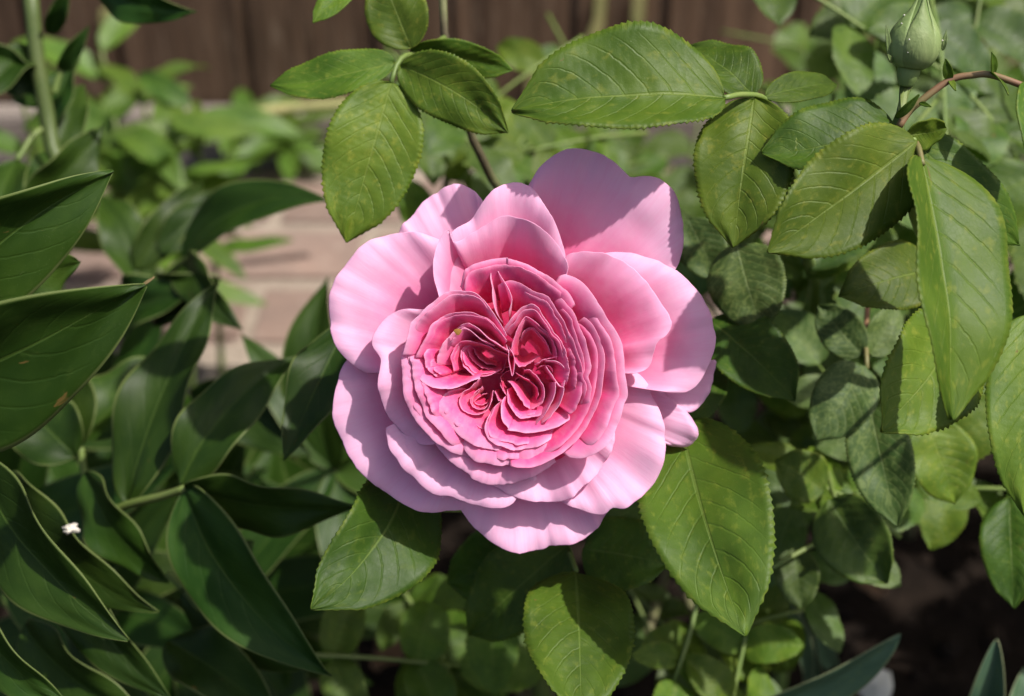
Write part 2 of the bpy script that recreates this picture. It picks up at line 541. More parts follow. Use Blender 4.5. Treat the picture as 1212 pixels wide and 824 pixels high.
# fence
FY = 0.797                                   # front of the boards (world y)
fence = thing('wooden_fence', (0, FY, 0), 'dark brown wooden board fence with a weathered grey board along its foot', 'fence')
widths = [.098, .062, .094, .07, .1]
wood = [box_mesh('board', w - 0.003, 0.018, 1.7, 0.0025, M_WOOD, k) for k, w in enumerate(widths)]
x = -0.2065 - 3 * sum(widths)
k = 0
while x < 1.5:
    q = k % 5
    o = bpy.data.objects.new('board', wood[q])
    link(o, Matrix.Translation((x + widths[q] / 2, FY + 0.009 + rs.uniform(0, .006), 0.88 + rs.uniform(-.01, .01))) @ Matrix.Rotation(rs.uniform(-.01, .01), 4, 'Z'), fence)
    x += widths[q]; k += 1
for nm, sx, sy, sz, z, y in (('gravel_board', 3.2, 0.028, 0.024, 0.0115, FY - 0.0165), ('gravel_board', 3.2, 0.026, 0.020, 0.0345, FY - 0.0140)):
    o = bpy.data.objects.new(nm, box_mesh(nm, sx, sy, sz, 0.002, M_GREYWOOD, 3))
    link(o, Matrix.Translation((0, y, z)), fence)
o = bpy.data.objects.new('rail', box_mesh('rail', 3.2, 0.03, 0.07, 0.003, M_WOOD)); link(o, Matrix.Translation((0, FY + 0.04, 0.35)), fence)
o = bpy.data.objects.new('rail', o.data); link(o, Matrix.Translation((0, FY + 0.04, 1.35)), fence)


def on_plane_y(px, py, y):
    d = at(px, py, 1.0) - CAM
    return CAM + d * ((y - CAM.y) / d.y)


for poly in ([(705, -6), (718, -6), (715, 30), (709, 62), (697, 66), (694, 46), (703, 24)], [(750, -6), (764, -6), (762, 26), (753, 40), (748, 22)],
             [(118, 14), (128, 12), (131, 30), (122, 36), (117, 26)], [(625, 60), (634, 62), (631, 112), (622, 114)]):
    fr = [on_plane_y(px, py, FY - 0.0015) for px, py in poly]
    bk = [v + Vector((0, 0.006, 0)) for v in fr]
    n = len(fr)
    part('sunlit_streak', fr + bk, [tuple(range(n))] + [(i, i + n, (i + 1) % n + n, (i + 1) % n) for i in range(n)], M_DRY, fence, smooth=False)  # pale slivers whose colour stands in for sunlit patches of wood

# ================================================================== THE ROSE
ROSE_D = 0.376
FLOWER_O = at(606, 440, ROSE_D + 0.012)
rose = thing('rose', (FLOWER_O.x + 0.01, FLOWER_O.y + 0.05, 0.0), 'large many-petalled pink rose in full bloom with its own stem and leaves, at the centre', 'rose')


def A(x, y, *h): return (460 + x / 5.493, 290 + y / 5.493, *h)
def B(x, y, *h): return (600 + x / 5.493, 290 + y / 5.493, *h)
def C(x, y, *h): return (460 + x / 5.493, 430 + y / 5.493, *h)
def D(x, y, *h): return (600 + x / 5.493, 430 + y / 5.493, *h)
def Z(x, y, *h): return (370 + x / 1.616, 160 + y / 1.616, *h)


flower = bpy.data.objects.new('flower', None)
flower.empty_display_size = 0.01
link(flower, Matrix.Translation(FLOWER_O), rose)
PN = [0]


def petal(rim, h=10.0, w=4.0, drop=0.6, k=0.5, hb=None, a=1.0, cen=(604, 436), deep=0.6, end=2.0, ruf=1.0, n=56, m=22, belly=0.0, rlo=0.0, pleat=0.5):
    """rim: photograph pixels (x, y[, height mm towards the viewer]) of the free margin;
    the sheet runs from a base line near the heart of the flower up to a crest and over to the margin"""
    PN[0] += 1
    sd = PN[0] * 3.7
    if hb is None: hb = h - 7.5
    pts = [Vector((p[0], p[1], p[2] if len(p) > 2 else h)) for p in rim]
    c = catmull(pts, n)
    verts, faces, uv = [], [], []
    cen = Vector((cen[0], cen[1], 0))
    for j in range(m + 1):
        q = j / m
        rho = rlo + (1 - rlo) * (1 - (1 - q) ** 1.5)                 # denser towards the margin
        for i, p in enumerate(c):
            t = i / (n - 1)
            e = abs(2 * t - 1) ** 5
            hr = p.z - end * e
            # small ruffles of the margin
            rr = noise.noise(Vector((t * 9 + sd, sd, 0.2))) * 0.9 + noise.noise(Vector((t * 24 + sd, sd, 7.2))) * 0.5 + noise.noise(Vector((t * 60 + sd, sd, 3.1))) * 0.2
            base = Vector((p.x + (cen.x - p.x) * k, p.y + (cen.y - p.y) * k, hb))
            Lr = max(1.0, math.hypot(p.x - base.x, p.y - base.y))
            rc = max(0.45, 1 - w / Lr)
            hb2 = min(hb, hr - 2)
            hh = hb2 + (hr - hb2) * (rho ** a) + belly * math.sin(math.pi * rho)
            tt = max(0.0, (rho - (1 - 2.2 * (1 - rc))) / (2.2 * (1 - rc)))
            hh -= drop * 0.55 * tt ** 3
            x = base.x + (p.x - base.x) * rho
            y = base.y + (p.y - base.y) * rho
            g = rho ** 3 * ruf
            d = (Vector((p.x - cen.x, p.y - cen.y)).normalized() if (p.x - cen.x) or (p.y - cen.y) else Vector((1, 0)))
            hh += g * rr * 0.55 + pleat * rho * rho * noise.noise(Vector((t * 6 + sd, rho * .8, sd + 3)))
            x += d.x * g * rr * 1.5; y += d.y * g * rr * 1.5
            lo = noise.noise(Vector((x * .03 + sd, y * .03, sd)))
            hh += lo * 0.7 * rho
            verts.append(at(x, y, ROSE_D - hh / 1000.0))
            uv.append((rho, t, 0))
    for j in range(m):
        for i in range(n - 1):
            faces.append((j * n + i, j * n + i + 1, (j + 1) * n + i + 1, (j + 1) * n + i))
    o = part('petal', verts, faces, M_PETAL, flower, FLOWER_O)
    at_ = o.data.attributes.new('petal_uv', 'FLOAT_VECTOR', 'POINT')
    at_.data.foreach_set('vector', [x for q in uv for x in q])
    sol = o.modifiers.new('thickness', 'SOLIDIFY'); sol.thickness = 0.00012; sol.offset = 0
    o.color = (deep, 0, 0, 1)
    return o


# --- guard petals, back to front
OUT = dict(k=0.80, hb=-12, a=0.55, ruf=2.1, pleat=2.6, n=72, m=30, deep=0.05, end=1.5, w=10, drop=1.5)
def outer(rim, **kw):
    q = dict(OUT); q.update(kw)
    return petal(rim, **q)


outer([Z(640, 400), Z(712, 470), Z(766, 430), Z(768, 455), Z(760, 490), Z(735, 525), Z(700, 528), Z(655, 500), Z(610, 470)], h=-6, w=4)
outer([Z(640, 440), Z(672, 492), Z(705, 515), Z(728, 548), Z(735, 575), Z(718, 596), Z(675, 592), Z(640, 570), Z(610, 540)], h=-5, w=5, drop=3)
outer([Z(360, 170), Z(415, 92), Z(440, 56), Z(485, 29), Z(530, 29), Z(546, 33), Z(580, 52), Z(606, 78), Z(614, 80), Z(650, 82), Z(692, 112), Z(709, 165), Z(707, 225), Z(690, 262), Z(640, 310)], h=-1, w=14, drop=2, belly=-1)
outer([Z(160, 260), Z(168, 183), Z(205, 138), Z(250, 101), Z(288, 95), Z(322, 122), Z(345, 180)], h=-7, w=8)
outer([Z(125, 400), Z(62, 435), Z(43, 500), Z(45, 560), Z(75, 622), Z(122, 672), Z(185, 712), Z(235, 721), Z(300, 712), Z(340, 680)], h=-4, w=10, drop=1.5)
outer([Z(250, 660), Z(275, 705), Z(312, 752), Z(345, 782), Z(380, 797), Z(440, 794), Z(455, 788), Z(520, 775), Z(556, 735), Z(590, 670)], h=-3, w=10, drop=1.5)
outer([Z(330, 250), Z(238, 198), Z(175, 185), Z(112, 202), Z(80, 230), Z(52, 262), Z(31, 312), Z(36, 375), Z(58, 422), Z(102, 455), Z(128, 448), Z(190, 420)], h=0, w=14, drop=2.2)
outer([Z(560, 400), Z(610, 452), Z(640, 482), Z(668, 540), Z(672, 612), Z(650, 668), Z(600, 712), Z(572, 712), Z(553, 728), Z(505, 716), Z(450, 690)], h=2, w=12, drop=1.8)
outer([Z(480, 250), Z(560, 225), Z(622, 228), Z(700, 262), Z(752, 322), Z(770, 382), Z(756, 440), Z(722, 489), Z(655, 487), Z(620, 455), Z(560, 440)], h=4, w=22, drop=4.5, deep=0.15)
outer([Z(470, 270), Z(490, 228), Z(560, 225), Z(618, 258), Z(655, 302), Z(684, 352), Z(678, 380), Z(655, 400), Z(642, 445), Z(600, 456), Z(550, 440)], h=9, w=18, drop=2.5, deep=0.3, a=0.8)
# the pair cupped over the top of the flower
outer([Z(240, 300), Z(262, 195), Z(300, 162), Z(338, 112), Z(380, 90), Z(420, 102), Z(450, 142), Z(478, 205), Z(490, 260)], h=8, w=14, drop=2.0, deep=0.12, k=0.7)
outer([Z(250, 330), Z(231, 270), Z(240, 205), Z(258, 178), Z(272, 202), Z(330, 172), Z(372, 154), Z(420, 170), Z(462, 202), Z(489, 252), Z(470, 290)], h=12, w=15, drop=2.5, deep=0.22, k=0.6, a=0.8)
# inner guard petals around the lower half
outer([Z(250, 700), Z(150, 560), Z(147, 600), Z(190, 652), Z(232, 690), Z(262, 690), Z(318, 711), Z(372, 710), Z(395, 692), Z(430, 660)], h=4, w=8, drop=1.5, deep=0.05)
outer([Z(320, 640), Z(358, 680), Z(432, 701), Z(482, 697), Z(520, 672), Z(552, 640), Z(576, 588), Z(570, 540)], h=5, w=8, drop=1.5, deep=0.1)
outer([Z(300, 360), Z(210, 334), Z(150, 342), Z(113, 392), Z(130, 432), Z(124, 482), Z(146, 542), Z(192, 585), Z(222, 592), Z(270, 580)], h=6, w=9, drop=1.6, deep=0.1)

CUP = []
_petal = petal


def petal(rim, **kw):
    CUP.append((rim, kw))
    return _petal(rim, **kw)


# --- the cup: right wall
petal([B(340, 200), B(395, 190), B(470, 230), B(540, 300), B(600, 390), B(650, 470), B(700, 550), B(745, 640), B(760, 740), D(765, 60), D(785, 205), D(760, 270), D(735, 360), D(690, 470), D(640, 540), D(560, 597), D(490, 622), D(420, 618), D(370, 590)],
      h=14, w=15, drop=3.0, k=0.36, deep=0.35, n=90)
petal([B(500, 470), B(545, 510), B(600, 600), B(632, 700), B(635, 800), D(632, 50), D(612, 200), D(545, 370), D(450, 505), D(340, 600), D(200, 668), D(90, 684), D(20, 670)], h=12.5, w=5, k=0.38, deep=0.6, n=80)
petal([B(330, 330), B(375, 370), B(430, 430), B(480, 540), B(530, 690), B(546, 800), D(535, 90), D(552, 160), D(545, 235), D(530, 305)], h=13.5, w=7, drop=1.5, k=0.38, deep=0.6)
petal([B(350, 470), B(390, 540), B(430, 620), B(470, 720), B(487, 800), D(492, 100), D(482, 200), D(440, 305), D(400, 330)], h=12.5, w=4, k=0.38, deep=0.75)
# top wall
petal([A(465, 270), A(490, 170), A(540, 130), A(610, 110), A(690, 88), A(770, 84), B(0, 90), B(60, 102), B(130, 125), B(230, 180), B(330, 250), B(400, 310), B(445, 390)], h=14.5, w=9, drop=2.5, k=0.34, deep=0.5, n=80)
petal([B(-60, 260), B(20, 230), B(90, 250), B(140, 282), B(205, 312), B(275, 345), B(330, 440), B(380, 520), B(412, 620), B(415, 700)], h=13.5, w=10, drop=2.0, k=0.34, deep=0.6)
petal([A(735, 495), A(700, 440), A(680, 370), A(675, 280), A(660, 195), A(692, 148), A(740, 220), A(785, 300), A(802, 360), A(780, 440)], h=13.5, w=14, drop=1.0, k=0.5, deep=0.3, cen=(604, 395), hb=2)
# left lobe
petal([A(95, 720), A(112, 640), A(130, 560), A(150, 500), A(200, 450), A(260, 390), A(340, 330), A(400, 300), A(470, 300), A(560, 312), A(620, 360), A(670, 430), A(720, 500), A(768, 590)], h=14, w=16, drop=2.6, k=0.36, deep=0.3, n=80, cen=(580, 420))
petal([A(170, 740), A(205, 665), A(250, 590), A(275, 525), A(335, 470), A(400, 445), A(470, 440), A(545, 440), A(640, 478), A(700, 535), A(770, 618)], h=13, w=6, drop=1.4, k=0.38, deep=0.55, cen=(585, 425))
petal([A(305, 790), A(320, 720), A(345, 660), A(400, 585), A(465, 535), A(520, 548), A(560, 580), A(612, 620), A(690, 650)], h=12, w=12, drop=1.8, k=0.38, deep=0.35, cen=(590, 425))
petal([A(440, 540), A(505, 508), A(580, 540), A(640, 595), A(720, 648), A(800, 700)], h=12, w=7, drop=1.5, k=0.38, deep=0.45, cen=(595, 425))
petal([A(425, 824), A(405, 740), A(430, 660), A(490, 625), A(600, 640), A(700, 682), A(790, 722)], h=9.5, w=3, k=0.38, deep=0.85, cen=(590, 425))
petal([A(520, 630), A(468, 690), A(480, 770), C(500, 32), C(550, 76), C(620, 86), C(690, 66), C(735, 38)], h=8, w=5, k=0.5, deep=0.75, cen=(593, 420))
petal([A(520, 640), A(520, 700), A(550, 755), A(610, 800), A(690, 815)], h=6.5, w=4, k=0.38, deep=0.85, cen=(592, 420))
petal([A(540, 650), A(570, 715), A(620, 762), A(700, 785)], h=5.5, w=4, k=0.38, deep=0.9, cen=(592, 418))
# the point of the heart, hanging into the centre
petal([A(760, 650), A(780, 700), B(10, 740), D(18, 20), D(35, 85), D(48, 30), B(50, 740), B(30, 690), B(10, 660)], h=11, w=6, k=0.5, hb=2, deep=0.5, cen=(604, 405), n=50)
# right lobe
petal([A(745, 560), B(0, 520), B(30, 480), B(85, 415), B(150, 387), B(200, 408), B(250, 480), B(305, 562), B(345, 610), B(380, 690), B(395, 780)], h=12.5, w=9, drop=1.6, k=0.38, deep=0.4, cen=(630, 420))
petal([B(20, 720), B(30, 650), B(55, 580), B(95, 500), B(130, 468), B(195, 510), B(275, 585), B(312, 650), B(322, 745)], h=11, w=4, k=0.38, deep=0.7, cen=(630, 420))
petal([B(80, 620), B(112, 560), B(160, 538), B(212, 575), B(258, 640), B(290, 715)], h=9, w=3, k=0.38, deep=0.85, cen=(628, 420))
petal([B(30, 700), B(50, 760), B(90, 790), B(150, 770), B(210, 720)], h=7, w=5, k=0.5, deep=0.7, cen=(620, 412))
petal([B(250, 752), B(300, 752), B(345, 765), B(375, 800), D(388, 60), D(366, 156), D(330, 130), D(290, 70), D(255, 20)], h=11, w=14, drop=1.5, k=0.4, hb=1, deep=0.35, cen=(635, 440), n=50)
petal([B(360, 640), B(392, 740), B(405, 810), D(408, 60), D(385, 140)], h=11.5, w=3, k=0.38, deep=0.65)
petal([B(180, 780), B(240, 745), B(300, 730), B(360, 720)], h=9.5, w=4, k=0.4, deep=0.6, cen=(640, 440))
petal([B(200, 800), B(250, 780), B(290, 800), D(300, 60)], h=8.5, w=4, k=0.4, deep=0.75, cen=(630, 445))
# bottom lobe
petal([D(180, 412), D(240, 340), D(290, 260), D(315, 190), D(318, 120), D(345, 150), D(372, 165), D(350, 250), D(300, 330), D(220, 395)], h=11.5, w=10, drop=1.0, k=0.5, hb=0, deep=0.4, cen=(630, 455), n=60)
petal([D(0, 170), D(10, 260), D(45, 325), D(90, 358), D(160, 352), D(230, 330), D(275, 270)], h=9.5, w=5, k=0.5, deep=0.6, cen=(622, 450))
petal([D(110, 45), D(150, 45), D(200, 90), D(238, 150), D(242, 220), D(205, 278), D(150, 296)], h=8.5, w=6, k=0.38, deep=0.6, cen=(622, 455))
petal([D(0, 115), D(40, 150), D(80, 220), D(120, 280), D(150, 298)], h=8.8, w=6, k=0.5, deep=0.55, cen=(628, 452))
petal([D(55, 60), D(110, 95), D(170, 130), D(205, 185), D(195, 240)], h=7, w=4, k=0.5, deep=0.8, cen=(622, 455))
petal([C(745, 225), C(726, 290), C(742, 380), C(782, 438), D(0, 436), D(80, 450), D(180, 452), D(300, 425), D(400, 372), D(452, 312)], h=11, w=7, drop=1.2, a=0.75, k=0.45, deep=0.5, cen=(622, 455))
petal([C(730, 245), C(675, 300), C(628, 390), C(624, 450), C(650, 500), C(710, 535), C(800, 561), D(60, 566), D(180, 548), D(260, 508), D(310, 470)], h=11.3, w=6, drop=1.2, a=0.75, k=0.45, deep=0.5, cen=(622, 458), n=70)
# small lower-left lobe
petal([C(600, 95), C(540, 150), C(482, 190), C(460, 250), C(490, 312), C(560, 337), C(635, 312), C(668, 250), C(682, 175)], h=9.2, w=4, k=0.4, deep=0.65, cen=(574, 470))
petal([C(610, 150), C(560, 195), C(532, 250), C(560, 292), C(620, 297), C(658, 258)], h=8.2, w=4, k=0.4, deep=0.75, cen=(576, 470))
petal([C(640, 190), C(580, 225), C(558, 258), C(600, 275), C(650, 250)], h=7.2, w=3, k=0.4, deep=0.85, cen=(577, 468))
petal([C(550, 368), C(572, 400), C(620, 425), C(650, 380), C(665, 335)], h=9.3, w=5, k=0.4, deep=0.6, cen=(582, 480))
petal([C(690, 180), C(705, 220), C(725, 245), C(760, 250)], h=8, w=4, k=0.4, deep=0.7, cen=(600, 455))
petal([C(720, 130), C(750, 190), C(790, 250), D(10, 300)], h=8, w=4, k=0.4, deep=0.7, cen=(604, 445))
# left wall and lower shingles
petal([C(470, 160), C(385, 185), C(350, 225), C(358, 310), C(420, 372), C(500, 400), C(560, 408)], h=10.3, w=6, drop=1.2, k=0.5, a=0.7, deep=0.5, cen=(575, 465))
petal([A(210, 670), A(180, 720), A(165, 800), C(165, 45), C(200, 102), C(252, 142), C(330, 166), C(440, 160), C(530, 120), C(592, 98)], h=11.5, w=7, drop=1.3, k=0.5, a=0.7, deep=0.5, cen=(575, 425), n=70)
petal([A(260, 640), A(235, 720), A(240, 800), C(250, 30), C(285, 70), C(330, 95)], h=11, w=4, k=0.45, a=0.75, deep=0.7, cen=(575, 425))
petal([C(262, 160), C(270, 210), C(288, 262), C(335, 335), C(405, 415), C(500, 502), C(600, 546), C(725, 570), C(790, 566)], h=11.2, w=8, drop=1.5, k=0.5, a=0.7, deep=0.45, n=70)
petal([A(135, 700), A(150, 790), C(152, 40), C(165, 135), C(200, 240), C(242, 345), C(320, 432), C(390, 512), C(450, 545)], h=12, w=6, drop=1.4, k=0.45, a=0.75, deep=0.5, n=70)
petal([A(100, 650), A(82, 720), C(84, 50), C(92, 180), C(122, 290), C(172, 372), C(232, 442), C(305, 515), C(400, 575), C(525, 622)], h=11, w=7, drop=1.5, k=0.5, a=0.7, deep=0.4, n=80)
petal([C(465, 480), C(500, 570), C(560, 630), C(650, 656), C(740, 667), D(0, 662), D(70, 666), D(160, 641), D(300, 572), D(385, 490), D(402, 462)], h=10.6, w=8, drop=1.5, k=0.6, a=0.65, deep=0.4, n=80)
petal([C(300, 520), C(340, 575), C(430, 660), C(520, 720), C(545, 752), C(640, 786), C(740, 793), D(0, 786), D(100, 766), D(220, 712), D(320, 645)], h=8.6, w=8, drop=1.5, k=0.65, a=0.65, deep=0.3, n=80)

# narrower petals packed between the others
rc_ = random.Random(17)
for rim, kw in list(CUP):
    if len(rim) < 6 or kw.get('hb') is not None: continue
    cx, cy = kw.get('cen', (604, 436))
    lo = rc_.randrange(0, max(1, len(rim) // 3)); hi = len(rim) - rc_.randrange(0, max(1, len(rim) // 3))
    f = rc_.uniform(.055, .085)
    sub = [(p[0] + (cx - p[0]) * f + rc_.uniform(-.8, .8), p[1] + (cy - p[1]) * f + rc_.uniform(-.8, .8)) for p in rim[lo:hi]]
    k2 = dict(kw); k2['h'] = kw.get('h', 10) - rc_.uniform(.3, .9); k2['w'] = 4; k2['drop'] = .8; k2['deep'] = min(1, kw.get('deep', .6) + .15); k2['n'] = 50
    _petal(sub, **k2)
petal = _petal
# the dark heart between the lobes
V, F = [], []
for j in range(7):
    for k in range(24):
        an = 2 * math.pi * k / 24
        rr = j / 6 * 118
        V.append(at(606 + rr * math.cos(an), 440 + rr * math.sin(an), ROSE_D - (-2.0 + 4.5 * (j / 6) ** 1.5 + .6 * noise.noise(Vector((math.cos(an) * j, math.sin(an) * j, 4)))) / 1000))
for j in range(6):
    for k in range(24): F.append((j * 24 + k, j * 24 + (k + 1) % 24, (j + 1) * 24 + (k + 1) % 24, (j + 1) * 24 + k))
o = part('receptacle', V, F, M_PETAL, flower, FLOWER_O)
o.color = (1, 0, 0, 1)
for q in range(5):
    an = q * 2.4; r = 10 + 1.6 * q
    c = Vector((606 + r * math.cos(an), 440 + r * math.sin(an)))
    tx = Vector((-math.sin(an + q), math.cos(an + q))) * 13
    nx = Vector((math.cos(an + q), math.sin(an + q))) * 5
    petal([tuple(c - tx - nx), tuple(c - tx * .5 + nx * .3), tuple(c + nx), tuple(c + tx * .5 + nx * .3), tuple(c + tx - nx)], h=2.6 + .3 * q, w=3, k=0.4, deep=1.0, n=18, m=8)

# brown blemish on one of the folds
bp = at(*A(450, 565), ROSE_D - 0.0126)
part('blemish', [bp + RIGHT * (0.0009 * math.cos(q) * (1 + .3 * math.sin(3 * q))) + UP * (0.0008 * math.sin(q)) - FWD * 0.0003 for q in [i * math.pi / 5 for i in range(10)]] + [bp - FWD * 0.0006],
     [(i, (i + 1) % 10, 10) for i in range(10)], M_SPOT, flower)

# receptacle, sepals and stem under the flower
axis = -FWD
bc = at(606, 440, ROSE_D + 0.026)
V, F = [], []
prof = [(0.0022, -0.012), (0.0045, -0.009), (0.0058, -0.004), (0.0055, 0.001), (0.0075, 0.006), (0.0095, 0.0095)]
for r, zz in prof:
    for k in range(14):
        V.append(bc + axis * zz + (RIGHT * math.cos(k * math.pi / 7) + UP * math.sin(k * math.pi / 7)) * r)
for j in range(len(prof) - 1):
    for k in range(14):
        F.append((j * 14 + k, j * 14 + (k + 1) % 14, (j + 1) * 14 + (k + 1) % 14, (j + 1) * 14 + k))
part('calyx', V, F, M_BUD, rose)
tube('stem', [bc - axis * 0.010, bc - axis * 0.035 + Vector((0, 0, -0.012)), Vector((0.006, bc.y + 0.055, bc.z - 0.10)), Vector((0.012, bc.y + 0.065, 0.12)), Vector((0.010, bc.y + 0.062, -0.02))], 0.0021, 0.0042, M_STEM, rose)


# ================================================================== ROSE FOLIAGE
def stalk(parent, pts, r0=0.0009, r1=0.0007, mat=None, name='leaf_stalk', n=16, seg=7):
    return tube(name, [at(*p) for p in pts], r0, r1, mat or M_STEM, parent, n=n, seg=seg)


# leaves carried by the flowering stem
st = stalk(rose, [(600, 560, .425), (540, 545, .412), (480, 545, .402)])
leaf(st, (486, 552), .402, (368, 721), .372, 122, M_ROSE, roll=-14, fold=.22, bow=.5, side=.07, asym=.12, wave=.05)
leaf(st, (500, 545), .405, (415, 470), .42, 70, M_ROSE, roll=10)
st = stalk(rose, [(640, 560, .43), (730, 520, .415), (806, 500, .398)])
leaf(st, (806, 500), .392, (882, 753), .352, 152, M_ROSE, roll=6, fold=.16, bow=.35, side=-.02, asym=.08, quilt=.012)
leaf(st, (790, 505), .40, (850, 420), .43, 70, M_ROSE, roll=-10)
st = stalk(rose, [(640, 600, .445), (668, 640, .43), (682, 676, .415)])
leaf(st, (681, 676), .405, (688, 852), .368, 132, M_ROSE, roll=-4, fold=.06, bow=.5)
leaf(st, (690, 650), .42, (792, 668), .415, 92, M_ROSE, roll=-24, fold=.12)
leaf(st, (672, 645), .425, (556, 752), .435, 100, M_ROSE, roll=22, fold=.2)
leaf(st, (660, 640), .43, (530, 690), .45, 90, M_ROSE, roll=10, fold=.2)
leaf(st, (700, 630), .43, (770, 590), .44, 60, M_ROSE, roll=-10)

# cane whose leaf overhangs the flower from the upper right
cane = thing('rose_shoot', at(960, 330, .60) * 1.0, 'leafy rose shoot whose large leaf overhangs the top of the bloom', 'rose shoot')
cane.location.z = 0; WM[cane.name] = Matrix.Translation(cane.location)
tube('stem', [at(905, 118, .389), at(935, 190, .40), at(955, 300, .45), at(955, 420, .55), Vector((at(955, 420, .55).x, at(955, 420, .55).y + .03, -0.01))], .0014, .0032, M_STEM, cane)
st = stalk(cane, [(915, 150, .397), (905, 118, .382), (880, 112, .373), (857, 116, .367)], mat=M_STEM)
leaf(st, (858, 116), .367, (606, 132), .362, 138, M_YOUNG, roll=24, fold=.30, bow=.45, side=-.015, asym=-.18, quilt=.018, wave=.03, teeth=36)
leaf(st, (893, 112), .383, (815, 55), .395, 74, M_ROSE, roll=25, fold=.2)
leaf(st, (893, 116), .375, (868, 293), .369, 118, M_YOUNG, roll=12, fold=.16, bow=.5, quilt=.012)
leaf(st, (906, 115), .382, (990, 100), .40, 40, M_ROSE, roll=-20)

# shoot with the bud
bud_shoot = thing('rose_shoot', (at(1090, 300, .5).x, at(1090, 300, .5).y + .1, 0), 'rose shoot carrying a closed green bud at the upper right', 'rose shoot')
g = bud_shoot.location
tube('stem', [at(1073, 99, .368), at(1072, 110, .367), at(1069, 134, .365), at(1062, 150, .366), at(1068, 190, .382), at(1085, 260, .40), at(1095, 360, .48), Vector((g.x, g.y, .12)), Vector((g.x, g.y, -.01))], .0017, .0034, M_STEM, bud_shoot, n=40)
tube('side_stem', [at(1064, 150, .365), at(1076, 132, .365), at(1092, 118, .364), at(1124, 95, .363), at(1150, 89, .362), at(1174, 89, .361), at(1218, 104, .359)], .0009, .0008, M_REDSTEM, bud_shoot, n=30)
# stipules and bracts
leaf(bud_shoot, (1060, 140), .364, (1088, 112), .360, 12, M_YOUNG, name='stipule', kind='lance', roll=20)
leaf(bud_shoot, (1088, 122), .363, (1102, 126), .360, 6, M_YOUNG, name='stipule', kind='lance')
leaf(bud_shoot, (1124, 96), .363, (1119, 70), .360, 13, M_YOUNG, name='stipule', kind='lance', roll=-20)
leaf(bud_shoot, (1124, 94), .363, (1131, 107), .360, 8, M_YOUNG, name='stipule', kind='lance')
leaf(bud_shoot, (1176, 88), .361, (1174, 62), .357, 12, M_YOUNG, name='stipule', kind='lance', roll=20)
leaf(bud_shoot, (1172, 86), .361, (1194, 112), .355, 16, M_YOUNG, name='stipule', kind='lance', roll=-60)

# bud
b0, b1 = at(1072, 102, .367), at(1093, -9, .361)
ax = (b1 - b0).normalized(); ex = ax.cross(FWD).normalized(); ey = ax.cross(ex)
BL = (b1 - b0).length
prof = [(0, .07), (.08, .108), (.15, .122), (.19, .124), (.215, .15), (.27, .21), (.36, .252), (.47, .262), (.58, .24), (.68, .185), (.78, .118), (.88, .064), (.95, .034), (1.0, .008)]
cp = catmull([(a, r, 0) for a, r in prof], 44)
V, F = [], []
NS = 40
for p in cp:
    for k in range(NS):
        an = 2 * math.pi * k / NS
        rr = p.y * BL * (1 + .012 * math.cos(5 * an) * (1 if p.x > .18 else 0) + .02 * noise.noise(Vector((math.cos(an) * 2, math.sin(an) * 2, p.x * 5))))
        V.append(b0 + ax * p.x * BL + (ex * math.cos(an) + ey * math.sin(an)) * rr)
for j in range(len(cp) - 1):
    for k in range(NS):
        F.append((j * NS + k, j * NS + (k + 1) % NS, (j + 1) * NS + (k + 1) % NS, (j + 1) * NS + k))
F.append(tuple(range(NS))[::-1])
bud = part('bud', V, F, M_BUD, bud_shoot)
for q in range(5):
    V, F = [], []
    a0 = 2 * math.pi * (q + .28) / 5
    NT = 9
    rows = [p for p in cp if p.x > .19]
    for p in rows:
        tt = (p.x - .19) / .81
        half = .74 * (1 - tt ** 2.2) + .10
        for k in range(NT):
            c = -1 + 2 * k / (NT - 1)
            an = a0 + c * half
            rr = p.y * BL * (1 + .012 * math.cos(5 * an)) + .0002 + .0003 * (1 - c * c)
            V.append(b0 + ax * p.x * BL + (ex * math.cos(an) + ey * math.sin(an)) * rr)
    for j in range(len(rows) - 1):
        for k in range(NT - 1):
            F.append((j * NT + k, j * NT + k + 1, (j + 1) * NT + k + 1, (j + 1) * NT + k))
    o = part('sepal', V, F, M_SEPAL, bud)
    so = o.modifiers.new('thickness', 'SOLIDIFY'); so.thickness = .0003
for (bx, by, tx_, ty_, w_) in ((1053, 70, 1049, 30, 7), (1116, 60, 1120, 36, 6), (1056, 74, 1050, 64, 6)):
    leaf(bud, (bx, by), .364, (tx_, ty_), .361, w_, M_SEPAL, name='sepal_lobe', kind='lance', nl=14, nw=3)
rs = random.Random(11)
for q in range(9):                               # small glands and pale specks on the bud
    an = rs.uniform(0, 6.28); xx = rs.uniform(.25, .75)
    rr = min((p for p in cp), key=lambda p: abs(p.x - xx)).y * BL * 1.04 + .0006
    c = b0 + ax * xx * BL + (ex * math.cos(an) + ey * math.sin(an)) * rr
    s = rs.uniform(.00015, .0003)
    V = [c + RIGHT * s, c - RIGHT * s, c + UP * s, c - UP * s, c + FWD * s, c - FWD * s]
    part('gland', V, [(0, 2, 5), (2, 1, 5), (1, 3, 5), (3, 0, 5), (2, 0, 4), (1, 2, 4), (3, 1, 4), (0, 3, 4)], M_WHITE, bud)

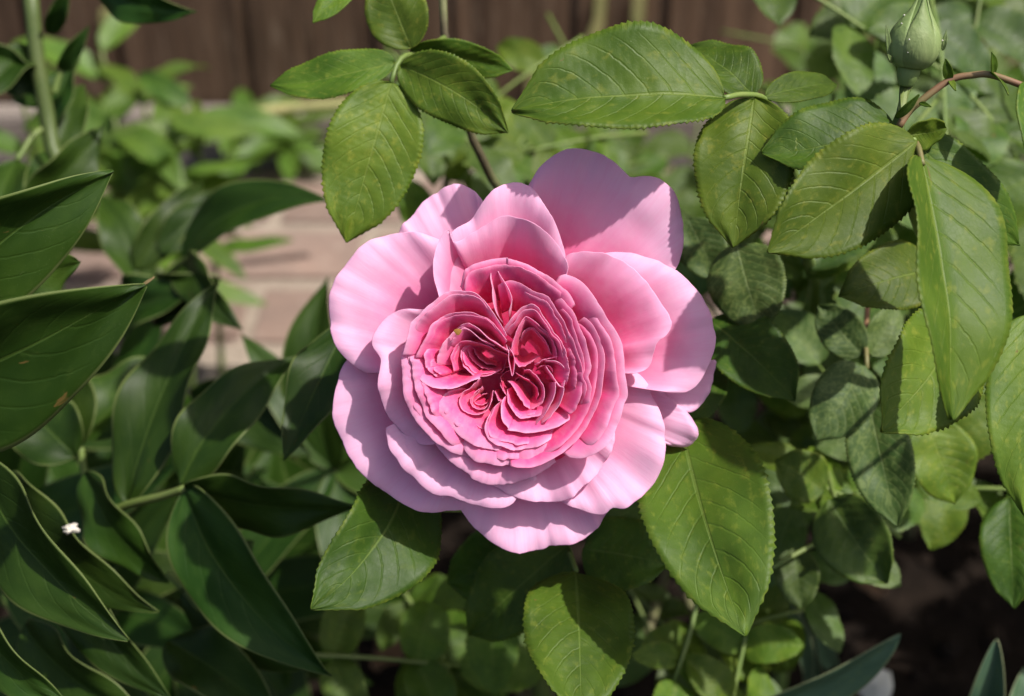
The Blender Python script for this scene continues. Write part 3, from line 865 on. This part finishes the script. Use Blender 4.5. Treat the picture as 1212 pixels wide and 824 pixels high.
# leaves of the bud shoot
st = stalk(bud_shoot, [(1066, 175, .369), (1072, 165, .362), (1082, 166, .357)])
leaf(st, (1060, 150), .369, (902, 181), .367, 100, M_ROSE, roll=26, fold=.16, bow=.5, asym=-.1, side=.08)
leaf(st, (1084, 167), .357, (909, 299), .347, 124, M_YOUNG, roll=-8, fold=.14, bow=.3, quilt=.012, teeth=34)
st = stalk(bud_shoot, [(1075, 180, .369), (1080, 172, .362), (1086, 172, .357), (1092, 195, .353)], mat=M_REDSTEM)
leaf(st, (1072, 160), .364, (1120, 152), .367, 40, M_YOUNG, roll=35)
leaf(st, (1080, 163), .372, (1206, 290), .374, 84, M_ROSE, roll=-22, fold=.20, bow=.9, side=-.10)
leaf(st, (1089, 186), .355, (1128, 497), .339, 158, M_YOUNG, roll=-34, fold=.42, bow=.4, side=-.02, asym=.05, quilt=.006, teeth=34, tooth=.022)
st = stalk(bud_shoot, [(1180, 330, .40), (1170, 350, .402), (1140, 385, .391)])
leaf(st, (1146, 380), .391, (1044, 511), .367, 128, M_YOUNG, roll=-6, fold=.10, bow=.3, quilt=.016)
leaf(st, (1165, 345), .402, (1110, 320), .402, 20, M_ROSE)
leaf(st, (1108, 318), .409, (993, 350), .397, 84, M_YOUNG, roll=16, fold=.15, bow=.5)
st = stalk(bud_shoot, [(1290, 330, .387), (1250, 350, .377), (1216, 372, .369)])
leaf(st, (1220, 372), .367, (1213, 612), .357, 104, M_YOUNG, roll=10, fold=.14)
leaf(st, (1215, 98), .359, (1232, 220), .353, 60, M_YOUNG, roll=-20)
leaf(st, (1280, 330), .382, (1330, 420), .377, 80, M_ROSE, roll=10)

# shoot with a five-part leaf at the upper left of the bloom
lsh = thing('rose_shoot', (at(640, 330, .62).x, at(640, 330, .62).y, 0), 'thin pale rose shoot with a five-part leaf to the upper left of the bloom', 'rose shoot')
tube('stem', [at(523, -30, .43), at(526, 40, .435), at(552, 145, .445), at(585, 218, .46), at(620, 300, .50), Vector((lsh.location.x, lsh.location.y, .15)), Vector((lsh.location.x, lsh.location.y, -.01))], .0011, .003, M_WOODY, lsh, n=30, wob=.1)
st = stalk(lsh, [(526, 45, .43), (500, 62, .42), (480, 66, .405), (470, 76, .402), (463, 98, .40)], mat=M_STEM)
leaf(st, (463, 98), .400, (410, 287), .398, 112, M_YOUNG, roll=-8, fold=.14, bow=.35, quilt=.02)
leaf(st, (474, 78), .400, (601, 157), .395, 76, M_YOUNG, roll=16, fold=.18, side=.06, bow=.4)
leaf(st, (467, 73), .402, (320, 101), .405, 58, M_YOUNG, roll=18, fold=.2, side=.06, bow=.4)
leaf(st, (487, 57), .408, (452, -32), .412, 74, M_YOUNG, roll=-6, fold=.14)
leaf(st, (486, 62), .412, (607, 83), .415, 46, M_YOUNG, roll=30, fold=.2, side=.05)
leaf(st, (418, -20), .41, (371, 27), .405, 34, M_YOUNG, roll=10)

# ------------------------------------------------------------------ shrub foliage behind
def unit_leaves(kind, w, teeth, mat, n=4, **kw):
    out = []
    for k in range(n):
        out.append(leaf_mesh('leaflet', 1.0, w * (0.9 + .07 * k), mat, kind, nl=teeth * 4 if teeth else 26, nw=4, teeth=teeth, seed=50 + k, fold=.12 + .06 * k, bow=.3 + .2 * k,
                             quilt=.016 if kind == 'rose' else 0, wave=.04, side=.03 * (k - 1.5), **kw))
    return out


U_ROSE = unit_leaves('rose', .62, 14, M_BACK)
U_YOUNG = unit_leaves('rose', .60, 14, M_YOUNG)
U_DARK = unit_leaves('rose', .64, 14, M_ROSE)
U_MOSAIC = unit_leaves('rose', .66, 14, M_MOSAIC)
U_PEONY = unit_leaves('peony', .30, 0, M_PEONY)
U_LANCE = unit_leaves('lance', .34, 0, M_PHLOX)


def put_leaf(parent, meshes, base, tip, n, rs, name='leaflet'):
    o = bpy.data.objects.new(name, rs.choice(meshes))
    L = (tip - base).length
    m = frame(base, tip, 0, n) @ Matrix.Diagonal((L, L * rs.uniform(.9, 1.12), L, 1))
    return link(o, m, parent)


def compound(plant, meshes, tip_at, direction, size, rs, pairs=2, nrm=None, toward=None):
    """a five-part leaf: stalk with a leaflet at its end and pairs along it; tip_at = end of the stalk"""
    n = (nrm or (-FWD * rs.uniform(.4, 1) + Vector((0, 0, 1)) * rs.uniform(.3, 1) + SUN_DIR * .3 + Vector((rs.uniform(-.45, .45), rs.uniform(-.4, .4), 0)))).normalized()
    d = (direction - n * direction.dot(n)).normalized()
    s = n.cross(d)
    root = tip_at - d * size * (0.75 * pairs + .7)
    mid = tip_at.lerp(root, .5) + n * size * .12
    pts = [root, mid, tip_at]
    if toward is not None: pts = [toward] + pts
    stt = tube('leaf_stalk', pts, .0009, .0006, M_STEM, plant, n=9, seg=5)
    put_leaf(stt, meshes, tip_at, tip_at + d * size + n * size * rs.uniform(-.15, .1), n, rs)
    for p in range(pairs):
        q = tip_at.lerp(root, .22 + .42 * p)
        sz = size * rs.uniform(.72, .92) * (1 - .12 * p)
        for sg in (-1, 1):
            dd = (s * sg + d * rs.uniform(.25, .7) + n * rs.uniform(-.25, .2)).normalized()
            put_leaf(stt, meshes, q, q + dd * sz, (n + s * sg * rs.uniform(-.3, .15) + Vector((rs.uniform(-.2, .2), rs.uniform(-.2, .2), 0))).normalized(), rs)
    return stt


def shrub(label, base, spots, rect, n, dr, sizes, meshes, seed, cat='rose bush', canes=3, name='rose_bush', down=.5, wspots=()):
    rs = random.Random(seed)
    p = thing(name, (base[0], base[1], 0), label, cat)
    (x0, y0, x1, y1) = rect
    tops = []
    for c in range(canes):
        top = at(x0 + (x1 - x0) * (c + .5) / canes, y0 + (y1 - y0) * rs.uniform(.2, .5), dr[1] * .97)
        tube('cane', [Vector((base[0] + rs.uniform(-.02, .02), base[1] + rs.uniform(-.02, .02), -.01)), Vector((base[0], base[1], 0)).lerp(top, .5) + Vector((rs.uniform(-.02, .02), .01, .03)), top], .0035, .0018, M_WOODY, p, n=14, seg=7, wob=.1)
        tops.append(top)
    pts = list(spots)
    for k in range(n):
        pts.append((rs.uniform(x0, x1), rs.uniform(y0, y1), rs.uniform(*dr)))
    for (px, py, d) in pts:
        an = rs.uniform(-math.pi, math.pi)
        dirv = RIGHT * math.cos(an) + UP * (math.sin(an) - down) + FWD * rs.uniform(-.5, .1)
        compound(p, rs.choice(meshes), at(px, py, d), dirv, rs.uniform(*sizes), rs, pairs=rs.choice((1, 2, 2)))
    for q in wspots:
        an = rs.uniform(-math.pi, math.pi)
        compound(p, rs.choice(meshes), q, Vector((math.cos(an), math.sin(an), -.3)), rs.uniform(*sizes), rs, nrm=Vector((rs.uniform(-.4, .5), rs.uniform(-.6, .2), 1)))
    return p


shrub('dense rose foliage in front of the fence at the upper right corner', (0.27, .40), [(1150, 60, .55), (1190, 160, .52), (1120, 190, .5), (1035, 60, .55)], (1000, -20, 1260, 320), 13, (.52, .72), (.026, .040), [U_ROSE, U_DARK, U_ROSE], 21)
shrub('low rose foliage between the bloom and the bud shoot, in front of the fence', (0.19, .42), [(960, 250, .5), (1010, 250, .48)], (830, 130, 1010, 330), 9, (.48, .66), (.020, .032), [U_ROSE, U_DARK], 22)
shrub('pale green rose foliage just behind the top of the bloom', (0.0, .42), [(560, 175, .56), (620, 180, .58), (520, 170, .6)], (505, 130, 660, 235), 5, (.52, .68), (.020, .030), [U_YOUNG, U_ROSE], 23)
mos = shrub('rose bush with pale mottled leaves to the right of the bloom', (0.17, .37), [], (850, 330, 1010, 560), 4, (.46, .56), (.018, .026), [U_ROSE, U_MOSAIC], 24)
shrub('light green rose foliage low in the bed at the right', (0.22, .36), [(960, 570, .47), (1110, 540, .46), (1020, 620, .48), (940, 600, .5), (1080, 580, .5), (1195, 640, .5)], (880, 400, 1220, 610), 13, (.48, .60), (.022, .034), [U_ROSE, U_YOUNG], 25)
shrub('light green rose foliage under the large lower right leaf', (0.10, .33), [(830, 760, .5), (900, 800, .52), (960, 700, .5), (790, 800, .55)], (740, 690, 900, 830), 5, (.48, .60), (.018, .030), [U_YOUNG, U_ROSE], 26)
shrub('shaded dark rose foliage below the bloom', (0.02, .16), [(590, 720, .5), (540, 800, .55)], (530, 660, 720, 800), 4, (.46, .58), (.022, .032), [U_DARK], 27)
rs = random.Random(91)
shade_spots = []
for k in range(38):                              # leaves added off to the right, along the sun rays, to shade the soil
    hh = rs.uniform(.20, .42)
    shade_spots.append(Vector((rs.uniform(.15, .34) + .54 * hh, rs.uniform(.08, .40) - .17 * hh, hh)))
shrub('rose bush reaching in from beyond the right edge, added to shade the soil', (0.42, .16), [(1240, 250, .5), (1260, 420, .5), (1235, 560, .52)], (1290, 80, 1900, 500), 16, (.42, .6), (.034, .050), [U_ROSE, U_DARK], 28, canes=5, wspots=shade_spots)

shrub('far rose foliage along the fence foot behind the bloom', (0.10, .62), [], (610, 150, 900, 330), 16, (.72, .92), (.030, .044), [U_ROSE, U_DARK], 61, canes=4)
shrub('far dark rose foliage along the fence foot at the right', (0.36, .62), [], (900, 70, 1230, 420), 22, (.72, .94), (.034, .048), [U_ROSE, U_DARK], 62, canes=4)

# traced leaves of the mottled bush
rs = random.Random(31)
st = stalk(mos, [(850, 300, .46), (866, 285, .44), (878, 300, .43)], n=10)
leaf(st, (872, 288), .425, (902, 394), .42, 92, M_MOSAIC, roll=15, fold=.1)
leaf(st, (840, 380), .425, (941, 474), .41, 92, M_ROSE, roll=-18, fold=.2, bow=.5)
leaf(st, (815, 260), .44, (850, 330), .44, 60, M_MOSAIC, roll=10)
st = stalk(mos, [(1030, 330, .46), (1025, 390, .44), (1026, 436, .43)], n=10, mat=M_REDSTEM)
leaf(st, (1024, 434), .43, (966, 522), .425, 74, M_MOSAIC, roll=12)
leaf(st, (1020, 420), .435, (968, 362), .44, 52, M_MOSAIC, roll=-10)
leaf(st, (1030, 420), .435, (1062, 362), .44, 46, M_MOSAIC, roll=10)
leaf(st, (1030, 480), .428, (1062, 622), .42, 76, M_MOSAIC, roll=18, fold=.25)
st = stalk(mos, [(980, 560, .47), (985, 580, .455), (990, 592, .45)], n=8)
leaf(st, (982, 592), .45, (1050, 690), .44, 88, M_BACK, roll=20, fold=.3)
leaf(st, (975, 580), .45, (918, 545), .45, 64, M_YOUNG, roll=15)
leaf(st, (1095, 500), .44, (1130, 596), .44, 84, M_YOUNG, roll=-10)
leaf(st, (1195, 590), .44, (1200, 720), .43, 70, M_ROSE, roll=20)
leaf(st, (940, 650), .47, (948, 722), .465, 52, M_BACK, roll=10)

# ================================================================== PEONIES
def peony_leaf(parent, b, bd, t, td, w, **kw):
    kw.setdefault('fold', .28); kw.setdefault('bow', .85); kw.setdefault('wave', .11); kw.setdefault('nl', 56); kw.setdefault('nw', 9)
    return leaf(parent, b, bd, t, td, w, M_PEONY, kind='peony', **kw)


pf = thing('peony', (-.30, .0, 0), 'dark green peony with the two large pointed leaves at the left edge', 'peony')
tube('stem', [Vector((-.30, 0, -.01)), Vector((-.25, -.03, .2)), at(-150, 480, .36)], .004, .002, M_DARKSTEM, pf)
st = stalk(pf, [(-150, 480, .36), (-120, 470, .352), (-85, 462, .345)], .0016, .0012)
peony_leaf(st, (-150, 500), .342, (172, 337), .345, 262, roll=44, fold=.20, bow=.35, side=.02, wave=.025, nwave=1.4)
peony_leaf(st, (-110, 370), .37, (134, 202), .372, 180, roll=44, fold=.34, bow=.3, side=.05, wave=.02)
o = leaf(st, (168, 338), .345, (183, 328), .345, 4, M_REDSTEM, kind='lance', name='leaf_tip')
peony_leaf(st, (-20, 330), .40, (95, 310), .42, 90, roll=30)

pm = thing('peony', (-.17, .13, 0), 'broad-leaved peony in the middle of the left half, leaves lit from the right', 'peony')
tube('stem', [Vector((-.17, .13, -.01)), Vector((-.165, .11, .15)), at(130, 607, .47)], .0045, .002, M_DARKSTEM, pm)
st = stalk(pm, [(120, 612, .472), (150, 598, .466), (190, 588, .458), (220, 578, .452)], .0015, .0012)
peony_leaf(st, (218, 578), .452, (392, 800), .425, 128, roll=8, fold=.32, bow=.5, side=-.06, wave=.06)
peony_leaf(st, (218, 578), .452, (425, 598), .44, 100, roll=28, fold=.2, bow=.4, side=-.03)
peony_leaf(st, (214, 574), .455, (352, 422), .47, 104, roll=-16, fold=.25, bow=.7, side=.06)
peony_leaf(st, (150, 598), .466, (258, 335), .49, 112, roll=-20, fold=.25, bow=.6)
st = stalk(pm, [(110, 600, .5), (100, 560, .5), (95, 530, .5)], .0015, .0012)
peony_leaf(st, (95, 530), .50, (60, 380), .52, 120, roll=-10)
peony_leaf(st, (100, 520), .50, (205, 430), .52, 110, roll=-25)
peony_leaf(st, (90, 540), .49, (20, 470), .5, 110, roll=10)
st = stalk(pm, [(420, 380, .50), (415, 390, .45), (408, 402, .44)], .001, .0009)
peony_leaf(st, (412, 384), .44, (336, 546), .425, 92, roll=14, fold=.2, bow=.3)
st = stalk(pm, [(200, 680, .5), (220, 700, .49), (235, 720, .48)], .0013, .001)
peony_leaf(st, (215, 700), .49, (372, 790), .47, 96, roll=30)
peony_leaf(st, (200, 760), .48, (330, 850), .46, 100, roll=-30)
peony_leaf(st, (235, 690), .5, (300, 640), .5, 90, roll=0)

pl = thing('peony', (-.28, .10, 0), 'peony with wavy-edged dark leaves in the lower left corner', 'peony')
tube('stem', [Vector((-.28, .10, -.01)), Vector((-.25, .06, .15)), at(-60, 560, .43)], .004, .002, M_DARKSTEM, pl)
st = stalk(pl, [(-70, 570, .43), (-40, 545, .42), (-10, 545, .41)], .0015, .0012)
peony_leaf(st, (-30, 540), .41, (152, 758), .395, 150, roll=22, fold=.28, bow=.4, side=-.05, wave=.05)
peony_leaf(st, (10, 560), .44, (188, 724), .425, 112, roll=16, fold=.25, bow=.6, side=-.08, wave=.09, nwave=2.4)
peony_leaf(st, (-60, 690), .41, (80, 832), .395, 110, roll=24, fold=.3, wave=.08)
peony_leaf(st, (60, 640), .455, (205, 830), .44, 100, roll=18, fold=.3, wave=.08)
peony_leaf(st, (100, 560), .47, (200, 690), .46, 90, roll=24)
peony_leaf(st, (30, 740), .46, (190, 860), .44, 110, roll=20)

pr = thing('peony', (-.22, .33, 0), 'peony with arching leaves in front of the brick path at the left', 'peony')
tube('stem', [Vector((-.22, .33, -.01)), Vector((-.215, .30, .12)), at(190, 320, .60)], .004, .002, M_DARKSTEM, pr)
st = stalk(pr, [(180, 340, .6), (210, 315, .575), (232, 300, .56)], .0014, .001)
peony_leaf(st, (215, 305), .57, (392, 238), .54, 84, roll=-24, fold=.3, bow=.7, side=.10, wave=.04)
peony_leaf(st, (222, 305), .56, (287, 390), .54, 66, roll=20, bow=1.2)
peony_leaf(st, (160, 320), .60, (240, 215), .62, 60, roll=10)
peony_leaf(st, (190, 300), .60, (265, 226), .62, 56, roll=0)
peony_leaf(st, (170, 340), .6, (120, 230), .62, 80, roll=30)
peony_leaf(st, (170, 360), .57, (262, 330), .55, 80, roll=10)
peony_leaf(st, (130, 380), .57, (230, 345), .55, 90, roll=-20)
peony_leaf(st, (225, 470), .6, (395, 440), .58, 70, roll=20)
peony_leaf(st, (260, 470), .58, (370, 540), .56, 80, roll=0)

pb = thing('peony', (-.20, .24, 0), 'deep shaded peony foliage behind the middle peony, near the soil', 'peony')
rs = random.Random(71)
for c in range(16):
    px, py, d = 15 + 26 * c + rs.uniform(-15, 15), rs.uniform(400, 760), rs.uniform(.56, .68)
    if px > 200: py = rs.uniform(540, 760)
    if px > 330: py = rs.uniform(520, 600)
    top = at(px, py, d)
    stx = tube('stem', [Vector((top.x * .9 - .01, top.y + .02, -.01)), top + Vector((0, .01, -.03)), top], .003, .0016, M_DARKSTEM, pb, n=8, seg=6)
    for k in range(5):
        an = k * 2 * math.pi / 5 + rs.uniform(-.4, .4)
        dd = RIGHT * math.cos(an) + UP * math.sin(an) - FWD * rs.uniform(-.2, .5)
        put_leaf(stx, U_PEONY, top, top + dd.normalized() * rs.uniform(.055, .085), (-FWD + Vector((rs.uniform(-.5, .3), 0, rs.uniform(0, .6)))).normalized(), rs, name='leaf')

pt = thing('peony', (-.33, .22, 0), 'tall shaded peony with an upright stem in the upper left corner', 'peony')
tube('stem', [Vector((-.30, .22, -.01)), at(66, 330, .56), at(62, 175, .55), at(46, 90, .545), at(34, -30, .54)], .004, .0028, M_DARKSTEM, pt, n=30)
st = stalk(pt, [(58, 150, .55), (40, 160, .545), (20, 190, .54)], .0014, .001)
peony_leaf(st, (28, 250), .52, (122, 148), .53, 80, roll=40, fold=.3)
peony_leaf(st, (20, 190), .54, (-10, 330), .52, 90, roll=10)
peony_leaf(st, (50, 100), .55, (-40, 40), .54, 70, roll=-30)
peony_leaf(st, (40, 60), .55, (-30, 130), .53, 70, roll=10)
st = stalk(pt, [(64, 110, .55), (70, 90, .55), (75, 80, .55)], .0014, .001)
peony_leaf(st, (72, 85), .55, (106, 30), .54, 26, roll=20)
peony_leaf(st, (58, 40), .545, (82, -20), .53, 30, roll=30)
peony_leaf(st, (110, -25), .50, (232, 14), .49, 62, roll=30, side=-.05)
peony_leaf(st, (66, 150), .56, (96, 60), .57, 50, roll=-20)
peony_leaf(st, (64, 190), .56, (98, 100), .58, 60, roll=10)
peony_leaf(st, (60, 180), .55, (45, 300), .53, 60, roll=-10)
peony_leaf(st, (60, 120), .56, (10, 80), .57, 60, roll=-10)

# ================================================================== SMALL PLANTS
ph = thing('lance_leaved_plant', (-.29, .50, 0), 'bright green narrow-leaved plant in front of the fence at the left', 'plant')
rs = random.Random(41)
for (sx, sy, sd), leaves in (((120, 60, .92), 12), ((165, 110, .90), 13), ((200, 140, .86), 14), ((225, 125, .88), 10), ((20, 90, .85), 8), ((135, 140, .86), 12), ((290, 140, 1.17), 9), ((345, 150, 1.17), 9)):
    top = at(sx, sy, sd)
    root = Vector((top.x + rs.uniform(-.01, .01), top.y - .01, -.005))
    sp = tube('stem', [root, root.lerp(top, .6) + Vector((.005, 0, 0)), top], .0022, .0012, M_STEM, ph, n=10, seg=6)
    for k in range(leaves):
        f = .45 + .55 * (k + 1) / leaves
        q = root.lerp(top, f)
        an = k * 2.4 + rs.uniform(-.4, .4)
        L = rs.uniform(.042, .066)
        dd = Vector((math.cos(an), math.sin(an), rs.uniform(-.5, .45))).normalized()
        put_leaf(sp, U_LANCE, q, q + dd * L, Vector((rs.uniform(-.3, .3), rs.uniform(-.7, 0), 1)).normalized(), rs, name='leaf')

ds = thing('dry_stalk', at(330, 135, .98), 'pale dry stalk lying level along the foot of the fence', 'stalk')
tube('stalk', [at(230, 162, .96), at(290, 138, .97), at(345, 128, .98), at(420, 124, .99), at(470, 128, 1.0)], .003, .004, M_DRY, ds, wob=.3)


def tulip(label, specs, base):
    t = thing('tulip_plant', (base.x, base.y, 0), label, 'tulip', 'tulip plants without flowers')
    for b, bd, tp, td, w, kw in specs:
        leaf(t, b, bd, tp, td, w, M_TULIP, name='leaf', kind='strap', nl=40, nw=6, **kw)
    return t


tulip('upright blue-green tulip leaves below the large lower right leaf', [((950, 815), .58, (915, 690), .52, 30, dict(fold=.7, bow=.4, roll=30)), ((968, 810), .58, (935, 685), .53, 26, dict(fold=.6, bow=-.3, roll=-30)), ((985, 790), .58, (955, 720), .55, 30, dict(fold=.3, roll=-10))], at(955, 815, .6))
tulip('long slanting blue-green tulip leaf at the bottom edge right of centre', [((850, 850), .50, (1066, 751), .47, 70, dict(fold=.5, bow=.3, roll=30, side=-.04)), ((860, 860), .5, (1000, 805), .5, 40, dict(fold=.4, roll=10)), ((800, 850), .52, (880, 790), .52, 30, dict(fold=.4))], at(850, 850, .55))
tulip('curled tulip leaf with a dry tip at the bottom right corner', [((1155, 880), .50, (1180, 756), .47, 50, dict(fold=.6, bow=.9, roll=-20)), ((1180, 880), .50, (1212, 790), .5, 44, dict(fold=.5, bow=.5, roll=20))], at(1160, 880, .55))

# fallen white petal, white fluff on a peony leaf, pale stones
def blob(name, c, r, mat, label, cat, sq=(1, 1, .6), seed=0, group=None, rough=.4):
    import bmesh
    bm = bmesh.new(); bmesh.ops.create_icosphere(bm, subdivisions=3, radius=1)
    V = []
    for v in bm.verts:
        q = v.co * (1 + rough * noise.noise(v.co * 1.6 + Vector((seed * 5, 0, 0))) + .4 * rough * noise.noise(v.co * 5 + Vector((seed, 0, 0))))
        V.append(c + Vector((q.x * sq[0], q.y * sq[1], q.z * sq[2])) * r)
    F = [tuple(x.index for x in f.verts) for f in bm.faces]; bm.free()
    o = part(name, V, F, mat, None, c)
    return tag(o, label, cat, group)


LSEED[0] += 1
me = leaf_mesh('fallen_petal', .016, .015, M_WHITE, 'rose', nl=20, nw=6, teeth=0, fold=.3, bow=1.0, seed=77)
fp = bpy.data.objects.new('fallen_petal', me)
link(fp, frame(at(1018, 822, .62), at(1050, 800, .615), R(-10)))
so = fp.modifiers.new('thickness', 'SOLIDIFY'); so.thickness = .0008
tag(fp, 'small curled white petal lying at the bottom edge beside the long tulip leaf', 'petal')
bpy.context.view_layer.update()
hit_ = scn.ray_cast(bpy.context.evaluated_depsgraph_get(), CAM, (at(83, 626, 1.0) - CAM).normalized())   # rest the fluff on the leaf blade
blob('fluff', hit_[1] - FWD * .0004, .0015, M_WHITE, 'tuft of white fluff caught on a lower left peony leaf', 'fluff', (1.3, .9, .7), 3, rough=.9)
for k, (px, py, d, r) in enumerate([(300, 527, .80, .010), (322, 530, .80, .008), (285, 520, .82, .007)]):
    q = on = at(px, py, d); q.z = .006
    blob('stone', q, r, M_STONE, ['larger pale stone behind the middle peony leaves', 'small pale stone right of the larger one behind the peony leaves', 'small pale stone left of the larger one behind the peony leaves'][k], 'stone', (1.2, 1, .7), 5 + k, 'pale stones in the bed')

M_DEAD = plain_material('dead_leaf', (0.10, 0.055, 0.028), (0.17, 0.10, 0.055), 90, 0.8, 0.6, 0.001, (1, 1, 1), 0.1)
for k, (px, py, an) in enumerate([(886, 736, .3), (446, 796, .9), (1046, 706, 2.2)]):
    d = at(px, py, 1.0) - CAM
    q = CAM + d * ((0.012 - CAM.z) / d.z)
    me = leaf_mesh('dead_leaf', .030, .017, M_DEAD, 'rose', nl=40, nw=5, teeth=10, fold=.4, bow=1.3 - .3 * k, wave=.15, seed=200 + k, twist=.8)
    o = bpy.data.objects.new('dead_leaf', me)
    link(o, frame(q, q + Vector((math.cos(an), math.sin(an), .15)) * .03, 0, Vector((0, 0, 1))))
    so = o.modifiers.new('thickness', 'SOLIDIFY'); so.thickness = .0004
    tag(o, ['curled brown dead leaf on the soil beside the upright tulip leaves', 'curled brown dead leaf on the soil below the lower left leaf of the bloom', 'curled brown dead leaf on the open soil at the lower right'][k], 'dead leaf', 'dead leaves on the soil')
